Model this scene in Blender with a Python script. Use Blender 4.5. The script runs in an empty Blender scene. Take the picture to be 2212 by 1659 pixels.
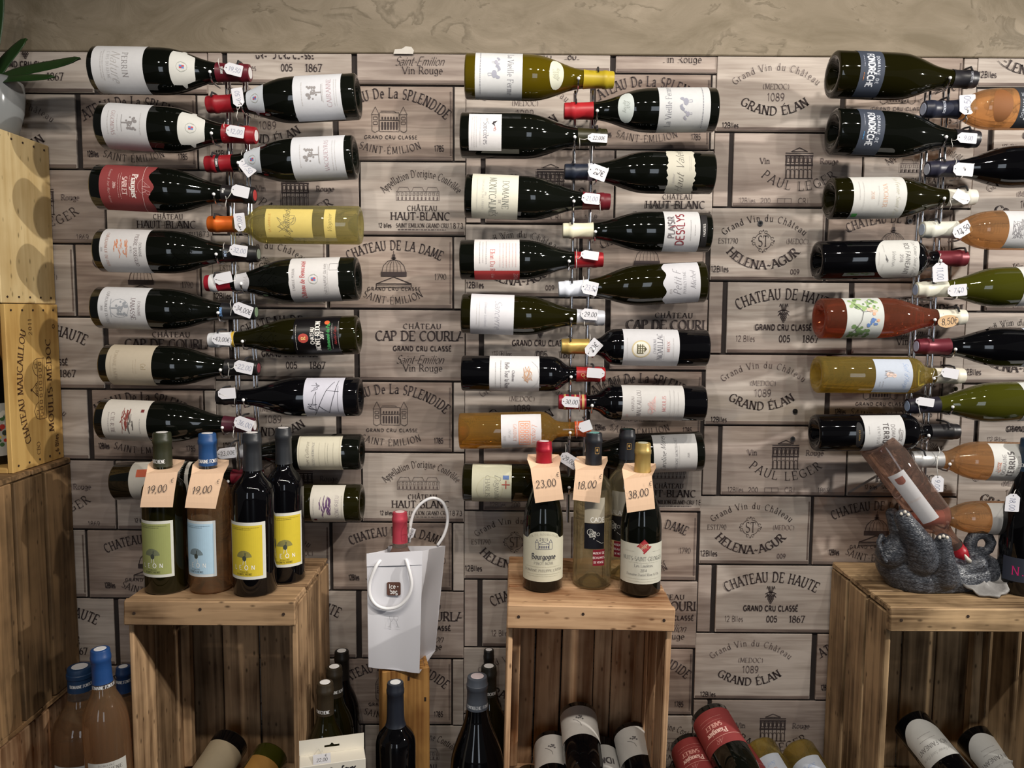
import bpy, bmesh, math, random
from mathutils import Vector, Matrix

# ------------------------------------------------------------------ camera, world, lights
F_PX, CX, CY = 1700.0, 1106.0, 829.5
PITCH, ROLL = math.radians(5.2), math.radians(0.4)
CAM = Vector((0.0, -1.68, 1.47))
scene = bpy.context.scene
col = scene.collection
ROT = Matrix.Rotation(math.pi / 2 - PITCH, 3, 'X') @ Matrix.Rotation(ROLL, 3, 'Z')
cam_data = bpy.data.cameras.new('camera')
cam_data.sensor_width = 36.0
cam_data.lens = F_PX / 2212.0 * 36.0
cam_data.clip_start = 0.02
cam = bpy.data.objects.new('camera', cam_data)
cam.matrix_world = Matrix.Translation(CAM) @ ROT.to_4x4()
col.objects.link(cam)
scene.camera = cam

world = bpy.data.worlds.new('world')
scene.world = world
world.use_nodes = True
world.node_tree.nodes['Background'].inputs[0].default_value = (0.74, 0.70, 0.68, 1)
world.node_tree.nodes['Background'].inputs[1].default_value = 0.06

def area(name, loc, target, sx, sy, power, colr):
    d = bpy.data.lights.new(name, 'AREA')
    d.shape = 'RECTANGLE'; d.size = sx; d.size_y = sy
    d.energy = power; d.color = colr
    o = bpy.data.objects.new(name, d); col.objects.link(o)
    o.location = loc
    o.rotation_euler = (Vector(target) - Vector(loc)).to_track_quat('-Z', 'Y').to_euler()
    return o

def spot(name, loc, target, power, colr, angle=75, blend=.6, rad=.03):
    d = bpy.data.lights.new(name, 'SPOT')
    d.energy = power; d.color = colr; d.spot_size = math.radians(angle); d.spot_blend = blend
    d.shadow_soft_size = rad
    o = bpy.data.objects.new(name, d); col.objects.link(o)
    o.location = loc
    o.rotation_euler = (Vector(target) - Vector(loc)).to_track_quat('-Z', 'Y').to_euler()
    return o

DAY = (0.82, 0.90, 1.0)
LAMP = (1.0, 0.92, 0.82)
# shop window behind the camera, two tall panes
area('shop_window_light', (-1.5, -4.6, 1.5), (0, 0, 1.4), .5, 1.8, 6.5, DAY)
area('shop_window_light', (0.9, -4.8, 1.5), (0, 0, 1.4), .6, 1.8, 8, DAY)
# two ceiling tracks of small spotlights
for x, y, tx, p in [(-1.0, -1.45, -.75, 4.5), (-.72, -1.5, -.5, 7.5), (-.44, -1.5, -.2, 14), (-.16, -1.5, 0, 16), (.16, -1.5, .2, 17), (.44, -1.5, .35, 17),
                    (.72, -1.5, .5, 17), (1.0, -1.45, .7, 17)]:
    spot('ceiling_spot', (x, y, 2.62), (tx, 0, 1.5), p, LAMP, 80, .9, .022)
# strong track spots from the right that throw the bottle shadows to the left
spot('ceiling_spot', (2.25, -1.05, 2.05), (.55, 0, 1.4), 100, (1.0, .95, .88), 58, .6, .026)
spot('ceiling_spot', (.85, -1.25, 2.15), (-.85, 0, 1.3), 42, (1.0, .93, .84), 44, .5, .026)

scene.view_settings.view_transform = 'Standard'
scene.view_settings.look = 'None'
scene.view_settings.gamma = 1.0
scene.view_settings.use_curve_mapping = False
scene.view_settings.exposure = 0.52
scene.cycles.use_denoising = True
scene.cycles.max_bounces = 10
scene.cycles.transparent_max_bounces = 12
scene.cycles.caustics_refractive = False
scene.cycles.caustics_reflective = False

# ------------------------------------------------------------------ pixel -> place
def ray(px, py):
    return ROT @ Vector(((px - CX) / F_PX, -(py - CY) / F_PX, -1.0))
def P(px, py, y):
    d = ray(px, py); return CAM + d * ((y - CAM.y) / d.y)
def PZ(px, py, z):
    d = ray(px, py); return CAM + d * ((z - CAM.z) / d.z)
def PX(px, py, x):
    d = ray(px, py); return CAM + d * ((x - CAM.x) / d.x)

def srgb(r, g, b):
    def c(v):
        v /= 255.0
        return v / 12.92 if v <= .04045 else ((v + .055) / 1.055) ** 2.4
    return (c(r), c(g), c(b))

# ------------------------------------------------------------------ materials
MATS = {}
def N(nt, t, **kw):
    n = nt.nodes.new(t)
    for k, v in kw.items(): setattr(n, k, v)
    return n
def mat(name, rgb, rough=.5, metal=0.0, var=.08, nscale=60.0, bump=0.0, trans=0.0, ior=1.45, coat=0.0, sheen=0.0, stretch=None):
    """plain procedural surface: colour with a little noise, optional bump"""
    if name in MATS: return MATS[name]
    m = bpy.data.materials.new(name); m.use_nodes = True
    nt = m.node_tree; b = nt.nodes['Principled BSDF']
    b.inputs['Roughness'].default_value = rough
    b.inputs['Metallic'].default_value = metal
    b.inputs['IOR'].default_value = ior
    b.inputs['Transmission Weight'].default_value = trans
    b.inputs['Coat Weight'].default_value = coat
    tc = N(nt, 'ShaderNodeTexCoord'); no = N(nt, 'ShaderNodeTexNoise')
    no.inputs['Scale'].default_value = nscale; no.inputs['Detail'].default_value = 3
    if stretch:
        mp = N(nt, 'ShaderNodeMapping'); mp.inputs['Scale'].default_value = stretch
        nt.links.new(tc.outputs['Object'], mp.inputs['Vector']); nt.links.new(mp.outputs['Vector'], no.inputs['Vector'])
    else:
        nt.links.new(tc.outputs['Object'], no.inputs['Vector'])
    mx = N(nt, 'ShaderNodeMix', data_type='RGBA')
    c1 = tuple(max(0, v * (1 - var)) for v in rgb) + (1,); c2 = tuple(min(1, v * (1 + var)) for v in rgb) + (1,)
    mx.inputs[6].default_value = c1; mx.inputs[7].default_value = c2
    nt.links.new(no.outputs['Fac'], mx.inputs[0])
    nt.links.new(mx.outputs[2], b.inputs['Base Color'])
    if bump:
        bp = N(nt, 'ShaderNodeBump'); bp.inputs['Strength'].default_value = bump; bp.inputs['Distance'].default_value = .004
        nt.links.new(no.outputs['Fac'], bp.inputs['Height']); nt.links.new(bp.outputs['Normal'], b.inputs['Normal'])
    MATS[name] = m
    return m

def rgbmat(rgb255, kind='paper', rough=.75):
    key = '%s_%02x%02x%02x' % ((kind,) + tuple(int(v) for v in rgb255))
    k = .80 if kind == 'label_paper' else 1.0
    return mat(key, tuple(v * k for v in srgb(*rgb255)), rough, var=.05, nscale=120)

def wood(name, dark, light, axis, rough=.65, across=45.0, along=2.2, knots=True, bump=.25, spread=.5):
    """old planks: long grain along one object axis, blotches and knots; each plank differs a little"""
    if name in MATS: return MATS[name]
    m = bpy.data.materials.new(name); m.use_nodes = True
    nt = m.node_tree; b = nt.nodes['Principled BSDF']; b.inputs['Roughness'].default_value = rough
    b.inputs['Specular IOR Level'].default_value = .25
    tc = N(nt, 'ShaderNodeTexCoord'); oi = N(nt, 'ShaderNodeObjectInfo')
    mul = N(nt, 'ShaderNodeMath', operation='MULTIPLY'); mul.inputs[1].default_value = 37.0
    nt.links.new(oi.outputs['Random'], mul.inputs[0])
    add = N(nt, 'ShaderNodeVectorMath', operation='ADD')
    nt.links.new(tc.outputs['Object'], add.inputs[0]); nt.links.new(mul.outputs[0], add.inputs[1])
    mp = N(nt, 'ShaderNodeMapping')
    sc = [across] * 3; sc['xyz'.index(axis)] = along
    mp.inputs['Scale'].default_value = sc
    nt.links.new(add.outputs[0], mp.inputs['Vector'])
    n1 = N(nt, 'ShaderNodeTexNoise'); n1.inputs['Scale'].default_value = 1.6; n1.inputs['Detail'].default_value = 6
    n1.inputs['Distortion'].default_value = .6
    nt.links.new(mp.outputs['Vector'], n1.inputs['Vector'])
    n2 = N(nt, 'ShaderNodeTexNoise'); n2.inputs['Scale'].default_value = 7.0; n2.inputs['Detail'].default_value = 4
    nt.links.new(add.outputs[0], n2.inputs['Vector'])
    mixn = N(nt, 'ShaderNodeMath', operation='MULTIPLY_ADD'); mixn.inputs[1].default_value = .55
    nt.links.new(n1.outputs['Fac'], mixn.inputs[0])
    h = N(nt, 'ShaderNodeMath', operation='MULTIPLY'); h.inputs[1].default_value = .55
    nt.links.new(n2.outputs['Fac'], h.inputs[0]); nt.links.new(h.outputs[0], mixn.inputs[2])
    rp = N(nt, 'ShaderNodeValToRGB')
    rp.color_ramp.elements[0].position = .40; rp.color_ramp.elements[0].color = (*dark, 1)
    rp.color_ramp.elements[1].position = .64; rp.color_ramp.elements[1].color = (*light, 1)
    nt.links.new(mixn.outputs[0], rp.inputs['Fac'])
    # plank to plank difference
    hsv = N(nt, 'ShaderNodeHueSaturation')
    mr = N(nt, 'ShaderNodeMapRange'); mr.inputs['To Min'].default_value = 1 - spread * .5; mr.inputs['To Max'].default_value = 1 + spread * .35
    nt.links.new(oi.outputs['Random'], mr.inputs['Value']); nt.links.new(mr.outputs['Result'], hsv.inputs['Value'])
    nt.links.new(rp.outputs['Color'], hsv.inputs['Color'])
    out = hsv.outputs['Color']
    if knots:
        vo = N(nt, 'ShaderNodeTexVoronoi'); mp2 = N(nt, 'ShaderNodeMapping')
        s2 = [11.0] * 3; s2['xyz'.index(axis)] = 5.0
        mp2.inputs['Scale'].default_value = s2
        nt.links.new(add.outputs[0], mp2.inputs['Vector']); nt.links.new(mp2.outputs['Vector'], vo.inputs['Vector'])
        kr = N(nt, 'ShaderNodeValToRGB')
        kr.color_ramp.elements[0].position = .06; kr.color_ramp.elements[0].color = (.75, .75, .75, 1)
        kr.color_ramp.elements[1].position = .17; kr.color_ramp.elements[1].color = (0, 0, 0, 1)
        nt.links.new(vo.outputs['Distance'], kr.inputs['Fac'])
        mx = N(nt, 'ShaderNodeMix', data_type='RGBA')
        mx.inputs[7].default_value = (*[v * .35 for v in dark], 1)
        nt.links.new(kr.outputs['Color'], mx.inputs[0]); nt.links.new(out, mx.inputs[6]); out = mx.outputs[2]
    nt.links.new(out, b.inputs['Base Color'])
    bp = N(nt, 'ShaderNodeBump'); bp.inputs['Strength'].default_value = bump; bp.inputs['Distance'].default_value = .003
    nt.links.new(n1.outputs['Fac'], bp.inputs['Height']); nt.links.new(bp.outputs['Normal'], b.inputs['Normal'])
    MATS[name] = m
    return m

def glass(name, rgb, ior=1.36, rough=.0):
    if name in MATS: return MATS[name]
    m = mat(name, rgb, rough, var=.02, nscale=8, trans=1.0, ior=ior)
    return m

def wine(name, rgb, glow=.09, clear=.40, ior=1.34):
    """wine seen through clear glass: refraction, straight see-through, a little scattering in the liquid, glossy skin"""
    m = bpy.data.materials.new(name); m.use_nodes = True
    nt = m.node_tree; nt.nodes.remove(nt.nodes['Principled BSDF']); out = nt.nodes['Material Output']
    tc = N(nt, 'ShaderNodeTexCoord'); no = N(nt, 'ShaderNodeTexNoise'); no.inputs['Scale'].default_value = 6
    nt.links.new(tc.outputs['Object'], no.inputs['Vector'])
    cm = N(nt, 'ShaderNodeMix', data_type='RGBA'); cm.inputs[6].default_value = (*[v * .96 for v in rgb], 1); cm.inputs[7].default_value = (*rgb, 1)
    nt.links.new(no.outputs['Fac'], cm.inputs[0])
    gs = N(nt, 'ShaderNodeBsdfGlass'); gs.inputs['IOR'].default_value = ior; gs.inputs['Roughness'].default_value = 0
    tp = N(nt, 'ShaderNodeBsdfTransparent'); df = N(nt, 'ShaderNodeBsdfDiffuse'); tl = N(nt, 'ShaderNodeBsdfTranslucent')
    for b in (gs, tp, df, tl): nt.links.new(cm.outputs[2], b.inputs['Color'])
    m1 = N(nt, 'ShaderNodeMixShader'); m1.inputs[0].default_value = clear; nt.links.new(gs.outputs[0], m1.inputs[1]); nt.links.new(tp.outputs[0], m1.inputs[2])
    m0 = N(nt, 'ShaderNodeMixShader'); m0.inputs[0].default_value = .4; nt.links.new(df.outputs[0], m0.inputs[1]); nt.links.new(tl.outputs[0], m0.inputs[2])
    m2 = N(nt, 'ShaderNodeMixShader'); m2.inputs[0].default_value = glow; nt.links.new(m1.outputs[0], m2.inputs[1]); nt.links.new(m0.outputs[0], m2.inputs[2])
    gl = N(nt, 'ShaderNodeBsdfGlossy'); gl.inputs['Roughness'].default_value = .02
    lw = N(nt, 'ShaderNodeLayerWeight'); lw.inputs['Blend'].default_value = .5
    pw = N(nt, 'ShaderNodeMath', operation='POWER'); pw.inputs[1].default_value = 4.0; nt.links.new(lw.outputs['Facing'], pw.inputs[0])
    ma = N(nt, 'ShaderNodeMath', operation='MULTIPLY_ADD'); ma.inputs[1].default_value = .35; ma.inputs[2].default_value = .035; nt.links.new(pw.outputs[0], ma.inputs[0])
    m3 = N(nt, 'ShaderNodeMixShader'); nt.links.new(ma.outputs[0], m3.inputs[0]); nt.links.new(m2.outputs[0], m3.inputs[1]); nt.links.new(gl.outputs[0], m3.inputs[2])
    nt.links.new(m3.outputs[0], out.inputs['Surface'])
    MATS[name] = m
    return m

def plaster():
    m = bpy.data.materials.new('trowelled_plaster'); m.use_nodes = True
    nt = m.node_tree; b = nt.nodes['Principled BSDF']; b.inputs['Roughness'].default_value = .55
    b.inputs['Specular IOR Level'].default_value = .3
    tc = N(nt, 'ShaderNodeTexCoord'); mp = N(nt, 'ShaderNodeMapping')
    mp.inputs['Scale'].default_value = (1, 1, 1.7); mp.inputs['Rotation'].default_value = (0, .35, 0)
    nt.links.new(tc.outputs['Object'], mp.inputs['Vector'])
    n1 = N(nt, 'ShaderNodeTexNoise'); n1.inputs['Scale'].default_value = 5.5; n1.inputs['Detail'].default_value = 9
    n1.inputs['Roughness'].default_value = .62; n1.inputs['Distortion'].default_value = 1.2
    nt.links.new(mp.outputs['Vector'], n1.inputs['Vector'])
    n2 = N(nt, 'ShaderNodeTexNoise'); n2.inputs['Scale'].default_value = 5; n2.inputs['Detail'].default_value = 5; n2.inputs['Distortion'].default_value = 1.6
    nt.links.new(mp.outputs['Vector'], n2.inputs['Vector'])
    rp = N(nt, 'ShaderNodeValToRGB'); e = rp.color_ramp.elements
    e[0].position = .30; e[0].color = (*srgb(108, 97, 78), 1)
    e[1].position = .70; e[1].color = (*srgb(142, 130, 112), 1)
    nt.links.new(n1.outputs['Fac'], rp.inputs['Fac'])
    r2 = N(nt, 'ShaderNodeValToRGB'); e = r2.color_ramp.elements
    e[0].position = .49; e[0].color = (0, 0, 0, 1); e[1].position = .505; e[1].color = (1, 1, 1, 1)
    x = r2.color_ramp.elements.new(.56); x.color = (0, 0, 0, 1)
    nt.links.new(n2.outputs['Fac'], r2.inputs['Fac'])
    gate = N(nt, 'ShaderNodeMath', operation='MULTIPLY')
    g2 = N(nt, 'ShaderNodeMath', operation='GREATER_THAN'); g2.inputs[1].default_value = .53
    nt.links.new(n1.outputs['Fac'], g2.inputs[0])
    nt.links.new(r2.outputs['Color'], gate.inputs[0]); nt.links.new(g2.outputs[0], gate.inputs[1])
    mx = N(nt, 'ShaderNodeMix', data_type='RGBA'); mx.inputs[7].default_value = (*srgb(84, 74, 56), 1)
    g3 = N(nt, 'ShaderNodeMath', operation='MULTIPLY'); g3.inputs[1].default_value = .6
    nt.links.new(gate.outputs[0], g3.inputs[0]); nt.links.new(g3.outputs[0], mx.inputs[0])
    nt.links.new(rp.outputs['Color'], mx.inputs[6]); nt.links.new(mx.outputs[2], b.inputs['Base Color'])
    bp = N(nt, 'ShaderNodeBump'); bp.inputs['Strength'].default_value = .35; bp.inputs['Distance'].default_value = .01
    nt.links.new(n1.outputs['Fac'], bp.inputs['Height']); nt.links.new(bp.outputs['Normal'], b.inputs['Normal'])
    return m

DARK_GLASS = mat('dark_green_glass', (.0035, .0042, .0030), .035, var=.3, nscale=5, ior=1.5)
BLACK_GLASS = mat('black_glass', (.0022, .0022, .0030), .035, var=.3, nscale=5, ior=1.5)
OLIVE_DARK = mat('dark_olive_glass', (.0085, .0078, .0016), .035, var=.3, nscale=5, ior=1.5)
OLIVE = mat('olive_glass_with_white_wine', srgb(80, 68, 8), .03, var=.12, nscale=6, ior=1.5)
OLIVE2 = mat('moss_glass_with_white_wine', srgb(62, 63, 16), .03, var=.12, nscale=6, ior=1.5)
YELLOW_WINE = wine('pale_yellow_wine_in_clear_glass', (.95, .89, .46), .12)
GOLD_WINE = wine('golden_wine_in_clear_glass', (.98, .80, .25), .14)
AMBER_WINE = wine('amber_sweet_wine_in_clear_glass', (.98, .64, .18), .14)
ROSE_WINE = wine('orange_rose_wine_in_clear_glass', (.98, .68, .40), .13)
PINK_WINE = wine('pale_pink_rose_wine_in_clear_glass', (.96, .74, .64), .07)
RED_ROSE = wine('deep_red_rose_wine_in_clear_glass', (.90, .34, .20), .12)
MUSCAT = wine('straw_muscat_wine_in_clear_glass', (.97, .92, .70), .05)
CLEAR = wine('clear_glass', (.97, .97, .96), .03, .7)
CHROME = mat('chrome_wire', (.75, .75, .78), .12, 1.0, var=.03)
DARK_WIRE = mat('dark_wire_clip', (.05, .05, .055), .35, .4)
WHITE_TIP = mat('white_plastic_tip', (.85, .85, .86), .3)
CARD = mat('white_tag_card', srgb(218, 218, 224), .8, var=.03)
STRING = mat('white_cotton_string', srgb(220, 218, 212), .9)
INK = mat('black_pen_ink', srgb(38, 38, 46), .7)
FAINT_INK = mat('faded_blue_pen_ink', srgb(150, 155, 176), .8)
PEACH = mat('ribbed_peach_card', srgb(240, 204, 172), .8, var=.04, nscale=300, stretch=(1, 1, .02))
CORK = mat('cork_end', srgb(225, 215, 205), .7)

# ------------------------------------------------------------------ mesh building
class MB:
    def __init__(s): s.v = []; s.f = []; s.m = []
    def add(s, verts, faces, mi=0):
        o = len(s.v); s.v.extend([tuple(p) for p in verts])
        for f in faces: s.f.append(tuple(i + o for i in f)); s.m.append(mi)
    def poly(s, pts, mi=0): s.add(pts, [tuple(range(len(pts)))], mi)
    def box(s, c, d, mi=0, M=None):
        x, y, z = d[0] / 2, d[1] / 2, d[2] / 2
        vs = [Vector((sx * x, sy * y, sz * z)) for sz in (-1, 1) for sy in (-1, 1) for sx in (-1, 1)]
        vs = [(M @ p if M else p) + Vector(c) for p in vs]
        s.add(vs, [(0, 2, 3, 1), (4, 5, 7, 6), (0, 1, 5, 4), (2, 6, 7, 3), (0, 4, 6, 2), (1, 3, 7, 5)], mi)
    def bbox(s, c, d, bev=.0015, mi=0, jit=0, rnd=None):
        """bevelled box: chamfered along all edges of the front/long sides"""
        x, y, z = d[0] / 2, d[1] / 2, d[2] / 2
        b = min(bev, x * .9, y * .9, z * .9)
        vs = []
        for sx in (-1, 1):
            for sy in (-1, 1):
                for sz in (-1, 1):
                    j = [(rnd.uniform(-jit, jit) if rnd else 0) for _ in range(3)]
                    for k in range(3):
                        p = [sx * x, sy * y, sz * z]
                        for q in range(3):
                            if q != k: p[q] -= (sx, sy, sz)[q] * b
                        vs.append(Vector((p[0] + j[0] + c[0], p[1] + j[1] + c[1], p[2] + j[2] + c[2])))
        def vi(sx, sy, sz, k): return (((sx + 1) // 2) * 4 + ((sy + 1) // 2) * 2 + (sz + 1) // 2) * 3 + k
        fs = []
        for k in range(3):
            a, bq = [q for q in range(3) if q != k]
            for sg in (-1, 1):
                loop = []
                for (u, w) in ((-1, -1), (1, -1), (1, 1), (-1, 1)):
                    t = [0, 0, 0]; t[k] = sg; t[a] = u; t[bq] = w
                    loop.append(vi(*t, k))
                fs.append(tuple(loop))
        for k in range(3):          # edges along axis k
            a, bq = [q for q in range(3) if q != k]
            for u in (-1, 1):
                for w in (-1, 1):
                    t0 = [0, 0, 0]; t1 = [0, 0, 0]
                    t0[k] = -1; t1[k] = 1; t0[a] = t1[a] = u; t0[bq] = t1[bq] = w
                    fs.append((vi(*t0, a), vi(*t1, a), vi(*t1, bq), vi(*t0, bq)))
        for sx in (-1, 1):
            for sy in (-1, 1):
                for sz in (-1, 1): fs.append((vi(sx, sy, sz, 0), vi(sx, sy, sz, 1), vi(sx, sy, sz, 2)))
        s.add(vs, fs, mi)
    def tube(s, path, r, seg=8, mi=0, cap=True, closed=False):
        path = [Vector(p) for p in path]; n = len(path)
        rr = r if isinstance(r, (list, tuple)) else [r] * n
        rings = []; up = None
        for i, p in enumerate(path):
            if closed: t = path[(i + 1) % n] - path[i - 1]
            else: t = path[min(i + 1, n - 1)] - path[max(i - 1, 0)]
            t = t.normalized() if t.length > 1e-9 else Vector((0, 0, 1))
            if up is None:
                up = Vector((0, 0, 1)) if abs(t.z) < .9 else Vector((0, 1, 0))
            a = t.cross(up)
            if a.length < 1e-6: a = t.cross(Vector((1, .3, 0)))
            a.normalize(); up = a.cross(t).normalized()
            rings.append([p + (a * math.cos(k * 2 * math.pi / seg) + up * math.sin(k * 2 * math.pi / seg)) * rr[i] for k in range(seg)])
        vs = [q for rg in rings for q in rg]; fs = []
        for i in range(n if closed else n - 1):
            for k in range(seg):
                j = (i + 1) % n
                fs.append((i * seg + k, i * seg + (k + 1) % seg, j * seg + (k + 1) % seg, j * seg + k))
        if cap and not closed:
            fs.append(tuple(range(seg))[::-1]); fs.append(tuple((n - 1) * seg + k for k in range(seg)))
        s.add(vs, fs, mi)
    def lathe(s, prof, seg=48, mi=0):
        """prof: (z, r) list; poles where r == 0"""
        vs = []; idx = []
        for z, r in prof:
            if r < 1e-7: idx.append([len(vs)]); vs.append((0, 0, z))
            else:
                idx.append(list(range(len(vs), len(vs) + seg)))
                vs.extend([(r * math.cos(2 * math.pi * k / seg), r * math.sin(2 * math.pi * k / seg), z) for k in range(seg)])
        fs = []
        for a, b in zip(idx[:-1], idx[1:]):
            for k in range(seg):
                k2 = (k + 1) % seg
                if len(a) == 1 and len(b) == 1: continue
                if len(a) == 1: fs.append((a[0], b[k2], b[k]))
                elif len(b) == 1: fs.append((a[k], a[k2], b[0]))
                else: fs.append((a[k], a[k2], b[k2], b[k]))
        s.add(vs, fs, mi)
    def ball(s, c, r, mi=0, seg=10, rings=6, sc=(1, 1, 1)):
        o = MB(); o.lathe([(-r * math.cos(math.pi * i / rings), r * math.sin(math.pi * i / rings) if 0 < i < rings else 0) for i in range(rings + 1)], seg)
        s.add([(p[0] * sc[0] + c[0], p[1] * sc[1] + c[1], p[2] * sc[2] + c[2]) for p in o.v], o.f, mi)
    def build(s, name, mats, parent=None, smooth=False, M=None, recalc=True, autosmooth=None):
        me = bpy.data.meshes.new(name)
        me.from_pydata(s.v, [], s.f)
        if not isinstance(mats, (list, tuple)): mats = [mats]
        for m in mats: me.materials.append(m)
        if len(mats) > 1: me.polygons.foreach_set('material_index', s.m)
        if recalc:
            bm = bmesh.new(); bm.from_mesh(me); bmesh.ops.recalc_face_normals(bm, faces=bm.faces); bm.to_mesh(me); bm.free()
        if smooth: me.polygons.foreach_set('use_smooth', [True] * len(me.polygons))
        if autosmooth is not None:
            me.polygons.foreach_set('use_smooth', [True] * len(me.polygons)); me.set_sharp_from_angle(angle=math.radians(autosmooth))
        me.update()
        o = bpy.data.objects.new(name, me); col.objects.link(o)
        if parent is not None: o.parent = parent
        if M is not None:
            if parent is not None: o.matrix_local = M
            else: o.matrix_world = M
        return o

def empty(name, M=None):
    o = bpy.data.objects.new(name, None); o.empty_display_size = .02; col.objects.link(o)
    if M is not None: o.matrix_world = M
    return o
def tag(o, label, cat, group=None):
    o['label'] = label; o['category'] = cat
    if group: o['group'] = group
    return o
def structure(o): o['kind'] = 'structure'; return o
def frame_at(p): return Matrix.Translation(Vector(p))

# ------------------------------------------------------------------ pen-stroke lettering
def _arc(cx, cy, rx, ry, a0, a1):
    n = max(3, int(abs(a1 - a0) / 30 + .5))
    return [(cx + rx * math.cos(math.radians(a0 + (a1 - a0) * i / n)), cy + ry * math.sin(math.radians(a0 + (a1 - a0) * i / n))) for i in range(n + 1)]
def _st(t):
    pts = []
    for tok in t.split():
        if tok[0] == '@': pts.extend(_arc(*[float(v) for v in tok[1:].split(',')]))
        else: pts.append(tuple(float(v) for v in tok.split(',')))
    out = [pts[0]]
    for p in pts[1:]:
        if abs(p[0] - out[-1][0]) + abs(p[1] - out[-1][1]) > 1e-4: out.append(p)
    return out
G = {}
def g(ch, w, *st): G[ch] = (w, [_st(s) for s in st])
g(' ', .34)
g('A', .74, '0,0 .36,1', '.36,1 .72,0', '.14,.36 .58,.36')
g('B', .66, '.1,0 .1,1', '.1,1 .32,1 @.32,.76,.22,.24,90,-90 .1,.52', '.1,.52 .34,.52 @.34,.26,.26,.26,90,-90 .1,0')
g('C', .74, '@.42,.5,.38,.5,48,312')
g('D', .78, '.1,0 .1,1', '.1,1 .3,1 @.3,.5,.42,.5,90,-90 .1,0')
g('E', .64, '.1,0 .1,1', '.1,1 .56,1', '.1,.52 .46,.52', '.1,0 .58,0')
g('F', .6, '.1,0 .1,1', '.1,1 .56,1', '.1,.52 .46,.52')
g('G', .8, '@.42,.5,.38,.5,48,325', '.72,.44 .72,.08', '.5,.44 .76,.44')
g('H', .78, '.1,0 .1,1', '.66,0 .66,1', '.1,.52 .66,.52')
g('I', .32, '.15,0 .15,1')
g('J', .44, '.3,1 .3,.2 @.14,.2,.16,.2,0,-120')
g('K', .72, '.1,0 .1,1', '.6,1 .1,.42', '.26,.58 .66,0')
g('L', .6, '.1,0 .1,1', '.1,0 .56,0')
g('M', .92, '.08,0 .14,1', '.14,1 .45,.1', '.45,.1 .76,1', '.76,1 .82,0')
g('N', .8, '.1,0 .1,1', '.1,1 .66,0', '.66,0 .66,1')
g('O', .84, '@.41,.5,.38,.5,0,360')
g('P', .62, '.1,0 .1,1', '.1,1 .3,1 @.3,.74,.24,.26,90,-90 .1,.48')
g('Q', .84, '@.41,.5,.38,.5,0,360', '.45,.2 .76,-.12')
g('R', .7, '.1,0 .1,1', '.1,1 .3,1 @.3,.74,.24,.26,90,-90 .1,.48', '.3,.48 .64,0')
g('S', .58, '@.3,.75,.22,.25,40,270 @.3,.25,.24,.25,90,-140')
g('T', .66, '.33,0 .33,1', '.02,1 .64,1')
g('U', .76, '.1,1 .1,.3 @.37,.3,.27,.3,180,360 .64,1')
g('V', .72, '0,1 .36,0', '.36,0 .7,1')
g('W', 1.02, '0,1 .26,0', '.26,0 .5,.9', '.5,.9 .74,0', '.74,0 1,1')
g('X', .68, '.02,1 .64,0', '.02,0 .64,1')
g('Y', .7, '0,1 .34,.45', '.68,1 .34,.45', '.34,.45 .34,0')
g('Z', .64, '.04,1 .58,1', '.58,1 .03,0', '.03,0 .6,0')
g('a', .52, '.06,.5 @.24,.46,.18,.18,150,0 .42,0', '.42,.36 @.22,.18,.17,.18,80,300 .42,.12')
g('b', .56, '.1,0 .1,1', '@.3,.32,.2,.32,0,360')
g('c', .5, '@.28,.32,.22,.32,50,310')
g('d', .58, '.46,0 .46,1', '@.26,.32,.2,.32,0,360')
g('e', .52, '.07,.34 .46,.34 @.26,.32,.2,.32,5,310')
g('f', .36, '.14,0 .14,.78 @.28,.8,.14,.18,180,50', '.0,.62 .3,.62')
g('g', .56, '@.26,.34,.2,.3,0,360', '.46,.62 .46,-.1 @.26,-.1,.2,.16,0,-160')
g('h', .58, '.1,0 .1,1', '.1,.44 @.28,.44,.18,.2,180,0 .46,0')
g('i', .26, '.12,0 .12,.64', '.12,.82 .12,.92')
g('j', .28, '.14,.64 .14,-.1 @.02,-.1,.12,.14,0,-90', '.14,.82 .14,.92')
g('k', .54, '.1,0 .1,1', '.42,.64 .1,.26', '.22,.38 .46,0')
g('l', .26, '.12,0 .12,1')
g('m', .84, '.1,0 .1,.64', '.1,.44 @.25,.44,.15,.2,180,0 .4,0', '.4,.44 @.55,.44,.15,.2,180,0 .7,0')
g('n', .58, '.1,0 .1,.64', '.1,.44 @.28,.44,.18,.2,180,0 .46,0')
g('o', .56, '@.27,.32,.22,.32,0,360')
g('p', .56, '.1,-.3 .1,.64', '@.3,.32,.2,.32,0,360')
g('q', .56, '.46,-.3 .46,.64', '@.26,.32,.2,.32,0,360')
g('r', .4, '.1,0 .1,.64', '.1,.42 @.26,.46,.16,.18,180,50')
g('s', .44, '@.21,.48,.15,.16,40,270 @.21,.16,.16,.16,90,-140')
g('t', .36, '.14,.9 .14,.12 @.26,.12,.12,.12,180,290', '.0,.64 .3,.64')
g('u', .58, '.1,.64 .1,.2 @.28,.2,.18,.2,180,360', '.46,.64 .46,0')
g('v', .5, '0,.64 .24,0', '.24,0 .46,.64')
g('w', .74, '0,.64 .18,0', '.18,0 .36,.6', '.36,.6 .54,0', '.54,0 .72,.64')
g('x', .5, '0,.64 .46,0', '0,0 .46,.64')
g('y', .5, '0,.64 .25,0', '.48,.64 .14,-.3')
g('z', .48, '.02,.64 .42,.64', '.42,.64 .02,0', '.02,0 .44,0')
g('0', .6, '@.3,.5,.24,.5,0,360')
g('1', .42, '.08,.8 .24,1', '.24,1 .24,0')
g('2', .6, '@.29,.72,.22,.28,165,-30 .05,0', '.05,0 .54,0')
g('3', .58, '@.28,.76,.2,.24,150,-90 @.28,.26,.24,.26,90,-150')
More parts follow.
